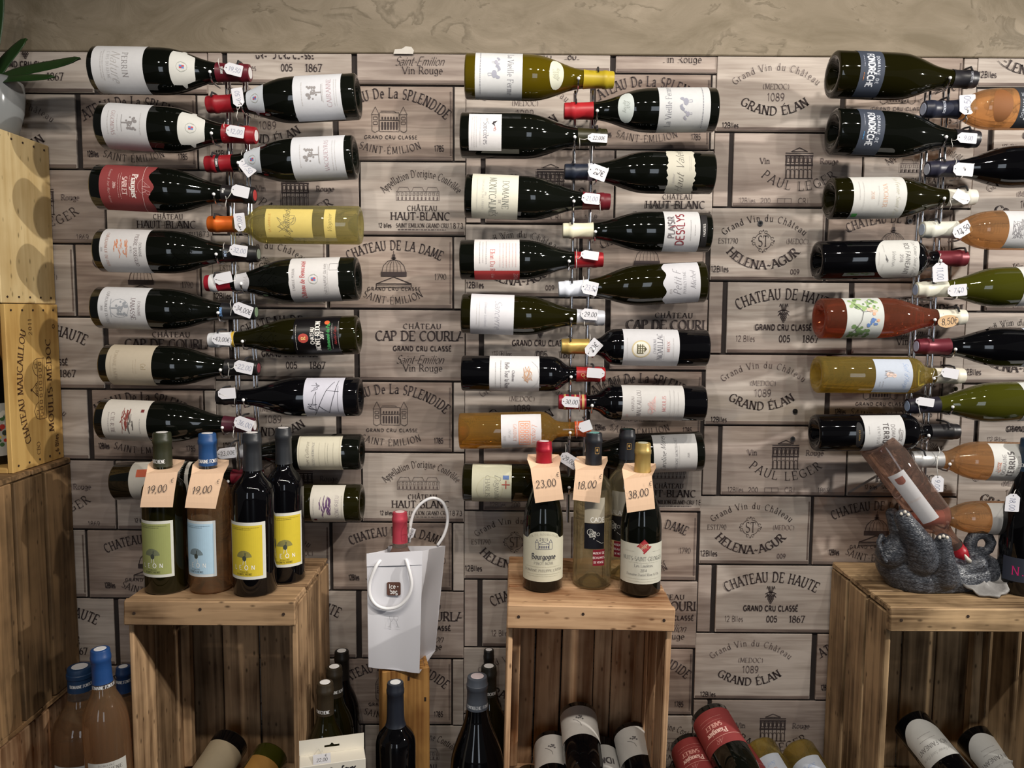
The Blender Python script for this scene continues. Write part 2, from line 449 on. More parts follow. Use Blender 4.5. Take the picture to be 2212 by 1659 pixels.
g('4', .62, '.42,0 .42,1', '.42,1 .04,.3', '.04,.3 .58,.3')
g('5', .58, '.5,1 .14,1', '.14,1 .1,.55 @.28,.32,.24,.3,125,-150')
g('6', .58, '@.29,.3,.22,.3,0,360', '.07,.32 @.48,.38,.41,.62,180,100')
g('7', .56, '.04,1 .54,1', '.54,1 .2,0')
g('8', .6, '@.3,.75,.19,.25,0,360', '@.3,.26,.24,.26,0,360')
g('9', .58, '@.29,.7,.22,.3,0,360', '.51,.68 @.1,.62,.41,.62,0,-80')
g('€', .62, '@.38,.5,.3,.5,50,310', '0,.6 .46,.6', '0,.42 .42,.42')
g('-', .42, '.06,.4 .36,.4')
g('~', .5, '.04,.34 .16,.44 .3,.34 .44,.42')
g('.', .24, '.12,0 .12,.1')
g(',', .26, '.16,.1 .06,-.16')
g("'", .22, '.12,1 .1,.78')
g('"', .34, '.1,1 .08,.78', '.24,1 .22,.78')
g('(', .36, '@.4,.45,.3,.6,130,230')
g(')', .36, '@-.04,.45,.3,.6,50,-50')
g('/', .4, '.0,-.1 .36,1')
g('&', .74, '.66,0 .2,.7 @.3,.8,.12,.18,200,-30 .14,.35 @.3,.24,.22,.24,150,330 .64,.5')
g('*', .4, '@.2,.4,.1,.1,0,360', '.12,.4 .28,.4')
for ch, base, acc in (('É', 'E', '.28,1.1 .46,1.3'), ('È', 'E', '.24,1.3 .42,1.1'), ('Ê', 'E', '.18,1.1 .33,1.3 .48,1.1'),
                      ('Â', 'A', '.2,1.1 .36,1.3 .52,1.1'), ('é', 'e', '.22,.76 .38,.95'), ('è', 'e', '.16,.95 .3,.76'),
                      ('â', 'a', '.1,.76 .24,.94 .38,.76'), ('ô', 'o', '.12,.76 .27,.94 .42,.76'), ('ê', 'e', '.1,.76 .26,.94 .42,.76')):
    G[ch] = (G[base][0], G[base][1] + [_st(acc)])
# style: thick, thin, nib angle, serif half-width, slant
STY = {'serif': (.17, .055, .42, .10, 0), 'serifl': (.11, .04, .42, .085, 0), 'sans': (.12, .12, 0, 0, 0), 'sansl': (.075, .075, 0, 0, 0),
       'bold': (.19, .17, 0, 0, 0), 'script': (.085, .03, .6, 0, .42), 'hand': (.10, .08, .3, 0, .12), 'handl': (.05, .04, .3, 0, .2),
       'black': (.24, .05, .7, .06, 0), 'boldserif': (.24, .08, .35, .12, 0), 'italic': (.12, .05, .42, .06, .25)}
_GC = {}
def glyph(ch, style):
    k = (ch, style)
    if k in _GC: return _GC[k]
    thick, thin, nib, ser, sl = STY[style]
    w, strokes = G.get(ch, G['.'])
    quads = []
    ends = {}
    for st in strokes:
        for p in (st[0], st[-1]):
            q = (round(p[0], 2), round(p[1], 2)); ends[q] = ends.get(q, 0) + 1
    for st in strokes:
        n = len(st)
        closed = n > 3 and abs(st[0][0] - st[-1][0]) + abs(st[0][1] - st[-1][1]) < 1e-3
        segw = []
        for a, b in zip(st[:-1], st[1:]):
            th = math.atan2(b[1] - a[1], b[0] - a[0])
            segw.append(max(thin, thick * abs(math.sin(th - nib))) if nib else (thick * abs(math.sin(th)) + thin * abs(math.cos(th))))
        L = []; R = []
        for i in range(n):
            pa = st[i - 1] if i > 0 else (st[-2] if closed else None)
            pb = st[i + 1] if i < n - 1 else (st[1] if closed else None)
            w0 = segw[i - 1] if (i > 0 or closed) else segw[0]
            w1 = segw[i % (n - 1)] if (i < n - 1 or closed) else segw[-1]
            hw = (w0 + w1) / 4
            nx = ny = 0
            for q0, q1 in ((pa, st[i]), (st[i], pb)):
                if q0 is None or q1 is None: continue
                dx, dy = q1[0] - q0[0], q1[1] - q0[1]; l = math.hypot(dx, dy) or 1
                nx += -dy / l; ny += dx / l
            l = math.hypot(nx, ny) or 1
            k2 = min(1.6, 2 / max(l, .8)) if (pa and pb) else 1
            nx, ny = nx / l * hw * k2, ny / l * hw * k2
            L.append((st[i][0] + nx, st[i][1] + ny)); R.append((st[i][0] - nx, st[i][1] - ny))
        for i in range(n - 1):
            quads.append((L[i], R[i], R[i + 1], L[i + 1]))
        if ser and not closed:
            for p, q in ((st[0], st[1]), (st[-1], st[-2])):
                if ends[(round(p[0], 2), round(p[1], 2))] > 1 and not (p[1] in (0.0,) or p[1] == 1.0): continue
                dx, dy = abs(p[0] - q[0]), abs(p[1] - q[1])
                if abs(p[1] - q[1]) < 0.25 and dx < .25: continue
                if dy > dx * .7 and (p[1] in (0.0, 1.0, .64, -.3)):
                    t = thin * .9; yy = p[1] - (t if p[1] in (1.0, .64) else 0)
                    quads.append(((p[0] - ser - thick * .4, yy), (p[0] + ser + thick * .4, yy), (p[0] + ser + thick * .4, yy + t), (p[0] - ser - thick * .4, yy + t)))
                elif dx > dy and p[1] in (0.0, 1.0) and ends[(round(p[0], 2), round(p[1], 2))] == 1:
                    sgn = 1 if p[1] == 0.0 else -1
                    quads.append(((p[0] - thin * .5, p[1]), (p[0] + thin, p[1]), (p[0] + thin * .8, p[1] + sgn * .24), (p[0] - thin * .1, p[1] + sgn * .2)))
    if sl:
        quads = [tuple((x + y * sl, y) for x, y in q) for q in quads]
    _GC[k] = (w, quads)
    return _GC[k]

def text2d(s, size, style='serif', xs=1.0, sp=.06, arc=None, smile=False, rot=0, c=(0, 0), anchor='c', fit=None):
    """list of quads, centred on c (baseline middle at c vertically centred on cap height for straight text)"""
    out = []; x = 0; items = []
    if fit: xs = fit / size / (sum(glyph(ch, style)[0] + sp for ch in s) - sp)
    for ch in s:
        w, q = glyph(ch, style)
        items.append((x, w, q)); x += (w + sp) * xs
    W = (x - sp * xs)
    for gx, w, q in items:
        if not q: continue
        if arc:
            th = ((gx + w * xs / 2) - W / 2) * size / arc
            for qd in q:
                pp = []
                for (px_, py_) in qd:
                    lx, ly = (px_ - w / 2) * xs * size, py_ * size
                    if smile:
                        r = arc - ly; a = th + lx / arc * 0
                        bx, by = arc * math.sin(th), arc - arc * math.cos(th)
                        pp.append((bx + lx * math.cos(th) - ly * math.sin(th), by + lx * math.sin(th) + ly * math.cos(th)))
                    else:
                        bx, by = arc * math.sin(th), arc * math.cos(th) - arc
                        pp.append((bx + lx * math.cos(th) + ly * math.sin(th), by - lx * math.sin(th) + ly * math.cos(th)))
                out.append(pp)
        else:
            off = W / 2 if anchor == 'c' else (0 if anchor == 'l' else W)
            for qd in q: out.append([((px_ * xs + gx - off) * size, (py_ - .5) * size) for px_, py_ in qd])
    if rot:
        ca, sa = math.cos(rot), math.sin(rot)
        out = [[(x_ * ca - y_ * sa, x_ * sa + y_ * ca) for x_, y_ in q] for q in out]
    return [[(x_ + c[0], y_ + c[1]) for x_, y_ in q] for q in out]

def line2d(pts, w):
    out = []
    for a, b in zip(pts[:-1], pts[1:]):
        dx, dy = b[0] - a[0], b[1] - a[1]; l = math.hypot(dx, dy) or 1
        nx, ny = -dy / l * w / 2, dx / l * w / 2
        out.append([(a[0] + nx, a[1] + ny), (a[0] - nx, a[1] - ny), (b[0] - nx, b[1] - ny), (b[0] + nx, b[1] + ny)])
    return out
def rect2d(x0, y0, x1, y1): return [[(x0, y0), (x1, y0), (x1, y1), (x0, y1)]]
def frame2d(x0, y0, x1, y1, w): return line2d([(x0, y0), (x1, y0), (x1, y1), (x0, y1), (x0, y0)], w)
def circ2d(cx, cy, r, w, a0=0, a1=360, ry=None): return line2d(_arc(cx, cy, r, ry or r, a0, a1), w)
def disc2d(cx, cy, rx, ry=None, n=14):
    ry = ry or rx; p = [(cx + rx * math.cos(2 * math.pi * i / n), cy + ry * math.sin(2 * math.pi * i / n)) for i in range(n)]
    return [[(cx, cy), p[i], p[(i + 1) % n]] for i in range(n)]
_fr = random.Random(5)
def fine2d(cx, cy, w, h, dens=.8):
    """a line of print too small to read: short dashes"""
    out = []; x = cx - w / 2
    while x < cx + w / 2:
        l = _fr.uniform(.8, 3.2) * h
        x1 = min(x + l, cx + w / 2)
        out += rect2d(x, cy - h * .32, x1, cy + h * .32); x = x1 + h * .7
    return out
def split_quads(qs, mx):
    """cut quads so that no edge spans more than mx along x (needed before wrapping round a bottle)"""
    out = []
    def tri(a, b, c, d):
        w = max(a[0], b[0], c[0]) - min(a[0], b[0], c[0])
        if w <= mx or d == 0: out.append([a, b, c]); return
        m = lambda p, r: ((p[0] + r[0]) / 2, (p[1] + r[1]) / 2)
        ab, bc, ca = m(a, b), m(b, c), m(c, a)
        for t in ((a, ab, ca), (ab, b, bc), (ca, bc, c), (ab, bc, ca)): tri(*t, d - 1)
    for q in qs:
        if len(q) != 4:
            for i in range(1, len(q) - 1): tri(q[0], q[i], q[i + 1], 3)
            continue
        if len(q) == 4:
            w = max(p[0] for p in q) - min(p[0] for p in q)
            n = int(w / mx) + 1
            if n > 1:
                e1 = max(abs(q[1][0] - q[0][0]), abs(q[2][0] - q[3][0])); e2 = max(abs(q[2][0] - q[1][0]), abs(q[3][0] - q[0][0]))
                A, B, C, D = q if e1 >= e2 else (q[1], q[2], q[3], q[0])
                n = min(n, 24)
                for i in range(n):
                    t0, t1 = i / n, (i + 1) / n
                    lp = lambda a, b, t: (a[0] + (b[0] - a[0]) * t, a[1] + (b[1] - a[1]) * t)
                    out.append([lp(A, B, t0), lp(A, B, t1), lp(D, C, t1), lp(D, C, t0)])
                continue
        out.append(q)
    return out

# ------------------------------------------------------------------ room shell
FLOOR_Z = CAM.z - 1.035
mb = MB(); mb.box((0.2, .045, 1.5), (5.2, .09, 3.4))
wall_back = structure(mb.build('wall_back', mat('dark_printed_gap', srgb(42, 35, 33), .8, var=.3, nscale=9)))
beam_edge = P(1106, 116, -.012).z
mb = MB(); mb.bbox((0.2, -.0002 + .04, (beam_edge + 3.2) / 2), (5.2, .100, 3.2 - beam_edge), .002)
wall_upper = structure(mb.build('wall_upper', plaster()))
mb = MB(); mb.bbox((0.2, -2.6, FLOOR_Z - .05), (5.2, 5.2, .1), .004)
mb.bbox((-.785, -.27, FLOOR_Z + .047), (.13, .14, .094), .003)      # low step under one of the rosé bottles
structure(mb.build('floor', wood('floor_boards', srgb(40, 29, 21), srgb(70, 52, 38), 'x', .5)))
mb = MB(); mb.box((0.2, -2.6, 3.0), (5.2, 5.2, .1))
structure(mb.build('ceiling', mat('ceiling_paint', srgb(120, 112, 100), .8)))
# bare white patch in the plaster edge
c = P(872, 110, -.013)
mb = MB(); pts = [(-.021, -.006), (-.018, .003), (-.004, .004), (.004, .009), (.016, .008), (.021, .001), (.019, -.006)]
mb.add([(c.x + a, -.0135, c.z + b) for a, b in pts] + [(c.x + a, -.011, c.z + b) for a, b in pts],
       [tuple(range(7))] + [(i, (i + 1) % 7, (i + 1) % 7 + 7, i + 7) for i in range(7)])
mb.build('bare_patch', mat('bare_white_filler', srgb(205, 200, 192), .8), wall_upper)

# ------------------------------------------------------------------ printed crate panels of the wall covering
def panel_mat(name, base, streak):
    m = bpy.data.materials.new(name); m.use_nodes = True
    nt = m.node_tree; b = nt.nodes['Principled BSDF']; b.inputs['Roughness'].default_value = .72
    b.inputs['Specular IOR Level'].default_value = .2
    tc = N(nt, 'ShaderNodeTexCoord'); oi = N(nt, 'ShaderNodeObjectInfo')
    mul = N(nt, 'ShaderNodeMath', operation='MULTIPLY'); mul.inputs[1].default_value = 9.0
    nt.links.new(oi.outputs['Random'], mul.inputs[0])
    add = N(nt, 'ShaderNodeVectorMath', operation='ADD')
    nt.links.new(tc.outputs['Object'], add.inputs[0]); nt.links.new(mul.outputs[0], add.inputs[1])
    mp = N(nt, 'ShaderNodeMapping'); mp.inputs['Scale'].default_value = (5, 20, 75)
    nt.links.new(add.outputs[0], mp.inputs['Vector'])
    n1 = N(nt, 'ShaderNodeTexNoise'); n1.inputs['Scale'].default_value = 1.3; n1.inputs['Detail'].default_value = 7; n1.inputs['Distortion'].default_value = .8
    nt.links.new(mp.outputs['Vector'], n1.inputs['Vector'])
    n2 = N(nt, 'ShaderNodeTexNoise'); n2.inputs['Scale'].default_value = 9; n2.inputs['Detail'].default_value = 3
    mp2 = N(nt, 'ShaderNodeMapping'); mp2.inputs['Scale'].default_value = (.6, 1, 2.2)
    nt.links.new(add.outputs[0], mp2.inputs['Vector']); nt.links.new(mp2.outputs['Vector'], n2.inputs['Vector'])
    ad = N(nt, 'ShaderNodeMath', operation='ADD'); nt.links.new(n1.outputs['Fac'], ad.inputs[0]); nt.links.new(n2.outputs['Fac'], ad.inputs[1])
    rp = N(nt, 'ShaderNodeValToRGB'); e = rp.color_ramp.elements
    e[0].position = .36; e[0].color = (*streak, 1); e[1].position = .60; e[1].color = (*base, 1)
    h = N(nt, 'ShaderNodeMath', operation='MULTIPLY'); h.inputs[1].default_value = .5
    nt.links.new(ad.outputs[0], h.inputs[0]); nt.links.new(h.outputs[0], rp.inputs['Fac'])
    hsv = N(nt, 'ShaderNodeHueSaturation'); mr = N(nt, 'ShaderNodeMapRange')
    mr.inputs['To Min'].default_value = .90; mr.inputs['To Max'].default_value = 1.07
    nt.links.new(oi.outputs['Random'], mr.inputs['Value']); nt.links.new(mr.outputs['Result'], hsv.inputs['Value'])
    nt.links.new(rp.outputs['Color'], hsv.inputs['Color']); nt.links.new(hsv.outputs['Color'], b.inputs['Base Color'])
    return m
PM_LIGHT = panel_mat('printed_pale_crate_wood', srgb(190, 180, 171), srgb(154, 142, 133))
PM_MID = panel_mat('printed_taupe_crate_wood', srgb(176, 163, 154), srgb(136, 122, 114))
PM_DARK = panel_mat('printed_brown_crate_wood', srgb(168, 153, 142), srgb(124, 108, 99))
RAIL = panel_mat('printed_crate_edge', srgb(136, 122, 114), srgb(84, 72, 68))
INK1 = mat('stamped_dark_ink', srgb(58, 48, 48), .8, var=.35, nscale=40)
INK2 = mat('stamped_faded_ink', srgb(104, 92, 90), .8, var=.25, nscale=40)

def castle(cx, cy):
    q = []
    q += frame2d(cx - 20, cy - 24, cx + 20, cy + 16, .8)
    for s in (-1, 1):
        q += line2d([(cx + s * 36, cy + 12), (cx + s * 36, cy - 22), (cx + s * 30, cy - 26), (cx + s * 22, cy - 22), (cx + s * 22, cy + 12)], .9)
        q += line2d([(cx + s * 37, cy + 12), (cx + s * 29, cy + 28), (cx + s * 21, cy + 12), (cx + s * 37, cy + 12)], .8)
        for k in (-6, 4): q += frame2d(cx + s * 29 - 4, cy + k - 3, cx + s * 29 + 4, cy + k + 3, .9)
    for k in range(6): q += rect2d(cx - 16 + k * 6, cy + 2, cx - 13 + k * 6, cy + 7)
    for k in range(6): q += rect2d(cx - 16.5 + k * 6, cy - 20, cx - 13 + k * 6, cy - 4)
    q += line2d([(cx - 20, cy), (cx + 20, cy)], 1); q += line2d([(cx - 18, cy + 19), (cx + 10, cy + 19), (cx + 14, cy + 16)], .8)
    return q
def mansion(cx, cy):
    q = line2d([(cx - 17, cy + 24), (cx, cy + 32), (cx + 17, cy + 24), (cx - 17, cy + 24)], 1.2)
    q += rect2d(cx - 29, cy + 14, cx + 29, cy + 17); q += rect2d(cx - 29, cy - 6, cx + 29, cy - 3)
    q += rect2d(cx - 29, cy + 20, cx + 29, cy + 21.5)
    for k in range(7):
        x = cx - 27 + k * 9; q += rect2d(x - 1.4, cy - 3, x + 1.4, cy + 14); q += rect2d(x - .8, cy - 33, x + .8, cy - 6)
    for k in range(6):
        x = cx - 22.5 + k * 9; q += frame2d(x - 2.4, cy + 1, x + 2.4, cy + 11, 1.1); q += circ2d(x, cy - 16, 2.8, 1, 0, 180); q += line2d([(x - 2.8, cy - 33), (x - 2.8, cy - 16)], .9)
    q += line2d([(cx - 30, cy - 33), (cx + 30, cy - 33)], 1.1)
    return q
def dome(cx, cy):
    q = circ2d(cx, cy - 4, 25, 1.1, 0, 180, 27); q += rect2d(cx - 27, cy - 14, cx + 27, cy - 4)
    for k in (-16, -8, 0, 8, 16): q += line2d([(cx + k * .3, cy + 22), (cx + k * .85, cy + 12), (cx + k, cy - 4)], .7)
    q += rect2d(cx - 3, cy + 22, cx + 3, cy + 34); q += rect2d(cx - 5, cy + 25, cx + 5, cy + 27); q += line2d([(cx, cy + 34), (cx, cy + 42)], 1.2)
    q += line2d([(cx - 37, cy - 30), (cx, cy - 15), (cx + 37, cy - 30), (cx - 37, cy - 30)], 1.6)
    q += line2d([(cx - 37, cy - 30), (cx - 37, cy - 38), (cx + 37, cy - 38), (cx + 37, cy - 30)], 1.2); q += line2d([(cx - 37, cy - 34), (cx + 37, cy - 34)], .8)
    return q
def palace(cx, cy):
    q = frame2d(cx - 45, cy - 13, cx + 45, cy + 6, .8)
    for s in (-30, 0, 30):
        q += line2d([(cx + s - 13, cy + 6), (cx + s - 9, cy + 15), (cx + s + 9, cy + 15), (cx + s + 13, cy + 6)], .8)
    for k in range(11):
        x = cx - 41 + k * 8.2; q += frame2d(x - 1.8, cy - 3, x + 1.8, cy + 3.5, .7); q += rect2d(x - 1.4, cy - 12, x + 1.4, cy - 6)
    return q
def grapes(cx, cy):
    q = []
    for k in (-9, -4.5, 0, 4.5, 9): q += line2d([(cx + k * .25, cy + 3), (cx + k * .8, cy + 20), (cx + k, cy + 14)], 1.3)
    for j, n in enumerate((4, 3, 3, 2, 1)):
        for k in range(n): q += circ2d(cx + (k - (n - 1) / 2) * 4.6, cy - 1 - j * 4.4, 1.9, 1.4)
    q += line2d([(cx - 12, cy + 2), (cx - 4, cy + 6), (cx + 4, cy + 6), (cx + 12, cy + 2)], 1.6); q += line2d([(cx - 12, cy - 6), (cx - 6, cy)], 1.5); q += line2d([(cx + 12, cy - 6), (cx + 6, cy)], 1.5)
    return q
def st_emblem(cx, cy):
    q = circ2d(cx, cy, 18, .9, 20, 70) + circ2d(cx, cy, 18, .9, 110, 160) + circ2d(cx, cy, 18, .9, 200, 250) + circ2d(cx, cy, 18, .9, 290, 340)
    for a in (0, 90, 180, 270):
        x, y = cx + 23 * math.cos(math.radians(a)), cy + 23 * math.sin(math.radians(a))
        q += disc2d(x, y, 1.7, n=8)
        for s in (-1, 1):
            b = math.radians(a + s * 16); q += circ2d(cx + 20 * math.cos(b), cy + 20 * math.sin(b), 3, .8, 0, 300)
    q += text2d('ST', 23, 'serifl', xs=.72, c=(cx, cy))
    return q

# designs in millimetres; x from the strip's left seam, y down from the row's top; (quads, ink index)
def T(s, x, y, size, sty='serif', **k): return text2d(s, size, sty, c=(x, -y), **k)
D = {}
D['elan'] = [(T('Grand Vin du Château', 122, 28, 14, 'serifl', arc=129, fit=184, sp=.2), 1), (T('(MEDOC)', 122, 62, 11, 'serifl'), 1),
             (T('1089', 122, 84, 16, 'sansl', xs=.95), 1), (T('GRAND ÉLAN', 120, 122, 18, 'serif', arc=121, smile=True, fit=153, sp=.16), 0),
             (T('12Blles', 30, 144, 11.5, 'sans', xs=.85), 0)]
D['leger'] = [(T('Vin', 106, 58, 12), 1), (T('Rouge', 240, 58, 12), 1), (mansion(177, -62), 0),
              (T('PAUL LÉGER', 178, 121, 19, 'serifl', arc=121, smile=True, fit=172, sp=.3), 0), (T('12Blles', 72, 143, 11.5, 'sansl', xs=.85), 1),
              (T('200', 110, 143, 11, 'sansl'), 1), (frame2d(135, -148, 164, -138, .8) + line2d([(150, -138), (150, -148)], .8), 1),
              (T('CRI', 189, 143, 12, 'sansl'), 1), (T('1869', 262, 143, 11, 'sansl'), 1)]
D['helena'] = [(T('Grand Vin du Château', 111, 27, 14, 'serifl', arc=127, fit=181, sp=.2), 0), (T('EST1790', 36, 70, 11, 'serifl', xs=.85), 0),
               (T('(MEDOC)', 181, 70, 11, 'serifl', xs=.85), 1), (st_emblem(109, -70), 0),
               (T('HELENA~AGUR', 110, 131, 18.5, 'serif', arc=101, smile=True, fit=176, sp=.1), 0), (T('12Blles', 20, 131, 12.5, 'sans', xs=.85), 0), (T('009', 178, 136, 10, 'sans'), 1)]
D['haute'] = [(T('CHATEAU DE HAUTE', 160, 36, 23, 'serif', arc=206, fit=201, sp=.12), 0), (grapes(159, -66), 0),
              (T('GRAND CRU CLASSÉ', 160, 98, 12, 'bold', fit=120, sp=.12), 0), (T('12 Blles', 80, 123, 13, 'sansl', xs=.8), 1),
              (T('005', 163, 123, 14, 'sans', xs=.9), 0), (T('1867', 218, 123, 15.5, 'serif', xs=.95), 0)]
D['splendide'] = [(T('CHÂTEAU De La SPLENDIDE', 374, 24, 21, 'serif', arc=172, fit=255, sp=.13), 0), (castle(374, -71), 0),
                  (T('GRAND CRU CLASSE', 377, 107, 7, 'sans', fit=110, sp=.2), 0), (T('SAINT-ÉMILION', 375, 142, 14.5, 'serifl', arc=176, smile=True, fit=133, sp=.24), 0),
                  (T('12Blles', 290, 125, 12, 'bold', xs=.55), 0), (T('1785', 477, 130, 12, 'sans', xs=.7), 0)]
D['hautblanc'] = [(T("Appellation D'origine Contrôlée", 440, 31, 15.5, 'serifl', arc=99, fit=172, sp=.1), 0), (palace(433, -68), 1),
                  (T('CHÂTEAU', 442, 98, 10.5, 'serif', fit=62, sp=.2), 0), (T('HAUT-BLANC', 438, 115, 16, 'serif', fit=124, sp=.08), 0),
                  (T('12 blles', 364, 135, 9.5, 'sans', xs=.75), 0), (T('SAINT EMILION GRAND CRU', 442, 135, 8.5, 'serif', fit=110), 0), (T('1873', 514, 135, 11, 'sansl', xs=.9, sp=.2), 0),
                  (fine2d(441, -144, 100, 2.2), 1)]
D['dame'] = [(T('CHATEAU DE LA DAME', 384, 28, 20, 'serif', arc=214, fit=199, sp=.14), 0), (dome(382, -72), 0), (T('1790', 480, 86, 12.5, 'serifl', xs=.85), 0),
             (T('GRAND CRU CLASSE', 382, 113, 7, 'sans', fit=112, sp=.2), 0), (T('SAINT-ÉMILION', 380, 146, 15, 'serifl', arc=130, smile=True, fit=134, sp=.2), 0),
             (T('12Blles', 292, 126, 12, 'bold', xs=.55), 0)]
D['courlai'] = [(T('CHÂTEAU', 442, 35, 11, 'serif', fit=80, sp=.2), 0), (T('CAP DE COURLAI', 441, 56, 21, 'serif', fit=196, sp=.05), 0),
                (T('GRAND CRU CLASSÉ', 442, 84, 10, 'bold', fit=124, sp=.16), 0), (T('Saint-Emilion', 436, 108, 18, 'script', xs=.92, sp=0), 0), (T('Vin Rouge', 443, 127, 15, 'serifl', xs=1.05), 0)]
ROWS = [  # (design, x0, x1, material) per row; 160 mm each
    [('elan', 0, 256, PM_LIGHT), ('splendide', 268, 505, PM_DARK), (None, 509, 533, PM_LIGHT)],
    [(None, 1, 31, PM_MID), ('leger', 41, 309, PM_MID), ('hautblanc', 313, 533, PM_LIGHT)],
    [('helena', 0, 239, PM_LIGHT), ('dame', 246, 505, PM_DARK), (None, 509, 533, PM_LIGHT)],
    [(None, 1, 29, PM_MID), ('haute', 40, 296, PM_LIGHT), ('courlai', 308, 533, PM_MID)]]
def sline(px0, py0, px1, py1):
    a, b = P(px0, py0, 0), P(px1, py1, 0)
    return lambda z: a.x + (b.x - a.x) * (z - a.z) / (b.z - a.z)
s3 = sline(1007, 300, 1003, 1300); s4 = sline(1548, 150, 1500, 1450); s5 = sline(2108, 165, 2068, 1000)
STRIPS = [(lambda z: s3(z) - 1.066, lambda z: s3(z) - .533, 200, 206), (lambda z: s3(z) - .533, s3, 700, 187), (s3, s4, 1250, 162), (s4, s5, 1800, 126),
          (s5, lambda z: s5(z) + .533, 2150, 357)]
rnd = random.Random(3)
TOPZ, BOTZ = beam_edge - .0005, FLOOR_Z + .01
PRINTS = {}
for sx, sxn, pxm, pya in STRIPS:
    za = P(pxm, pya, 0).z
    for rep in (-1, 0, 1, 2):
        for r in range(4):
            zt = za - (rep * 4 + r) * .1535; zb = zt - .1495
            if zb > TOPZ - .004 or zt < BOTZ + .02: continue
            cz = (zt + zb) / 2; x0s = sx(cz); x1s = sxn(cz)
            for dsg, xa, xb, pm in ROWS[r]:
                X0 = x0s + xa / 1000; X1 = x0s + xb / 1000
                if xb == 533: X1 = x1s - .001
                else: X1 = min(X1, x1s - .001)
                if X1 - X0 < .006 or X0 > 1.35 or X1 < -1.28: continue
                z1 = min(zt, TOPZ); z0 = max(zb, BOTZ)
                dep = .004 + .0035 * rnd.random()
                mb = MB()
                cx = (X0 + X1) / 2
                o0 = Vector((cx, 0, (z0 + z1) / 2))
                wd, ht = X1 - X0, z1 - z0
                mb.bbox((0, -dep / 2, 0), (wd, dep, ht), .0009)
                if z0 == zb and wd > .1:
                    mb.bbox((0, -dep - .0004, -ht / 2 + .0045), (wd - .004, .0016, .0065), .0005, 1)
                if z1 == zt and wd > .1 and dsg in ('helena', 'splendide', 'dame'):
                    mb.bbox((wd / 2 - .004, -dep - .0003, 0), (.0035, .0010, ht - .02), .0004, 1)
                pn = mb.build('panel', [pm, RAIL], wall_back, M=frame_at(o0))
                if dsg:
                    pb = MB()
                    for qs, ink in D[dsg]:
                        for q in qs:
                            pp = [(x0s + x / 1000 - o0.x, zt + y * .96 / 1000 - o0.z) for x, y in q]
                            if max(p[0] for p in pp) > wd / 2 - .001 or min(p[0] for p in pp) < -wd / 2 + .0005: continue
                            if max(p[1] for p in pp) > ht / 2 - .001 or min(p[1] for p in pp) < -ht / 2 + .001: continue
                            pb.poly([(x, -dep - .0016, z) for x, z in pp], ink)
                    if pb.f: pb.build('stamped_print', [INK1, INK2], pn, recalc=False)
# screw holes left in the wall
for px, py in ((1642, 482), (1965, 478), (1717, 888), (1712, 948), (2063, 840)):
    p = P(px, py, -.008); mb = MB()
    mb.tube([(0, .002, 0), (0, -.002, 0)], .0055, 10); 
    ring = mb.build('screw_plug', CHROME, wall_back, M=frame_at(p))
    m2 = MB(); m2.tube([(0, -.0015, 0), (0, -.0026, 0)], .003, 8); m2.build('plug_hole', mat('dark_hole', (.004, .004, .004), .9), ring)

# ------------------------------------------------------------------ wine bottles
PROF = {
    'burgundy': [(0, .80), (.003, .93), (.014, 1), (.41, 1), (.46, .99), (.51, .95), (.56, .87), (.61, .76), (.66, .635), (.71, .52), (.76, .44), (.81, .395),
                 (.86, .37), (.925, .36), (.93, .385), (.955, .39), (.96, .365), (.99, .36), (1, .345)],
    'bordeaux': [(0, .80), (.003, .94), (.014, 1), (.60, 1), (.635, .985), (.665, .93), (.69, .82), (.71, .67), (.73, .535), (.75, .46), (.78, .42), (.82, .405),
                 (.93, .395), (.935, .42), (.96, .425), (.965, .40), (.992, .395), (1, .375)],
    'provence': [(0, .80), (.003, .94), (.014, 1), (.50, 1), (.55, .985), (.60, .94), (.645, .85), (.685, .72), (.72, .58), (.75, .49), (.79, .43), (.83, .405),
                 (.93, .395), (.935, .42), (.96, .425), (.965, .40), (.992, .395), (1, .375)]}
PUNT = [(.085, 0), (.08, .22), (.05, .42), (.018, .58), (.004, .70)]

def pr(kind, H, R, z):
    """outer radius at height z"""
    t = z / H; p = PROF[kind]
    for (a, ra), (b, rb) in zip(p[:-1], p[1:]):
        if t <= b:
            k = 0 if b == a else (t - a) / (b - a); k = max(0, min(1, k))
            return (ra + (rb - ra) * k) * R
    return p[-1][1] * R

def smooth_prof(kind):
    p = PROF[kind]; out = []
    for i in range(len(p) - 1):
        out.append(p[i])
        if p[i + 1][0] - p[i][0] > .025 and p[i][0] > .3 and p[i][0] < .84:      # Catmull-Rom midpoints on the shoulder
            p0, p1, p2, p3 = p[max(i - 1, 0)], p[i], p[i + 1], p[min(i + 2, len(p) - 1)]
            if p0[1] == p1[1] == p2[1]: continue
            out.append(((p1[0] + p2[0]) / 2, (-p0[1] + 9 * p1[1] + 9 * p2[1] - p3[1]) / 16))
    out.append(p[-1])
    return out
for k_ in PROF: PROF[k_] = smooth_prof(k_)

def frame_axis(B, M, roll=0.0):
    Z = (M - B).normalized(); Y = Vector((0, 1, 0)); Y = (Y - Z * Y.dot(Z))
    if Y.length < .2:
        Y = Vector((0, 0, -1)); Y = (Y - Z * Y.dot(Z))
    Y.normalize(); X = Y.cross(Z)
    m = Matrix((X, Y, Z)).transposed().to_4x4()
    return Matrix.Translation(B) @ m @ Matrix.Rotation(roll, 4, 'Z')

def paint(qs, mi, mbx, fn, mx=.004):
    for q in split_quads(qs, mx): mbx.poly([fn(x, y) for x, y in q], mi)

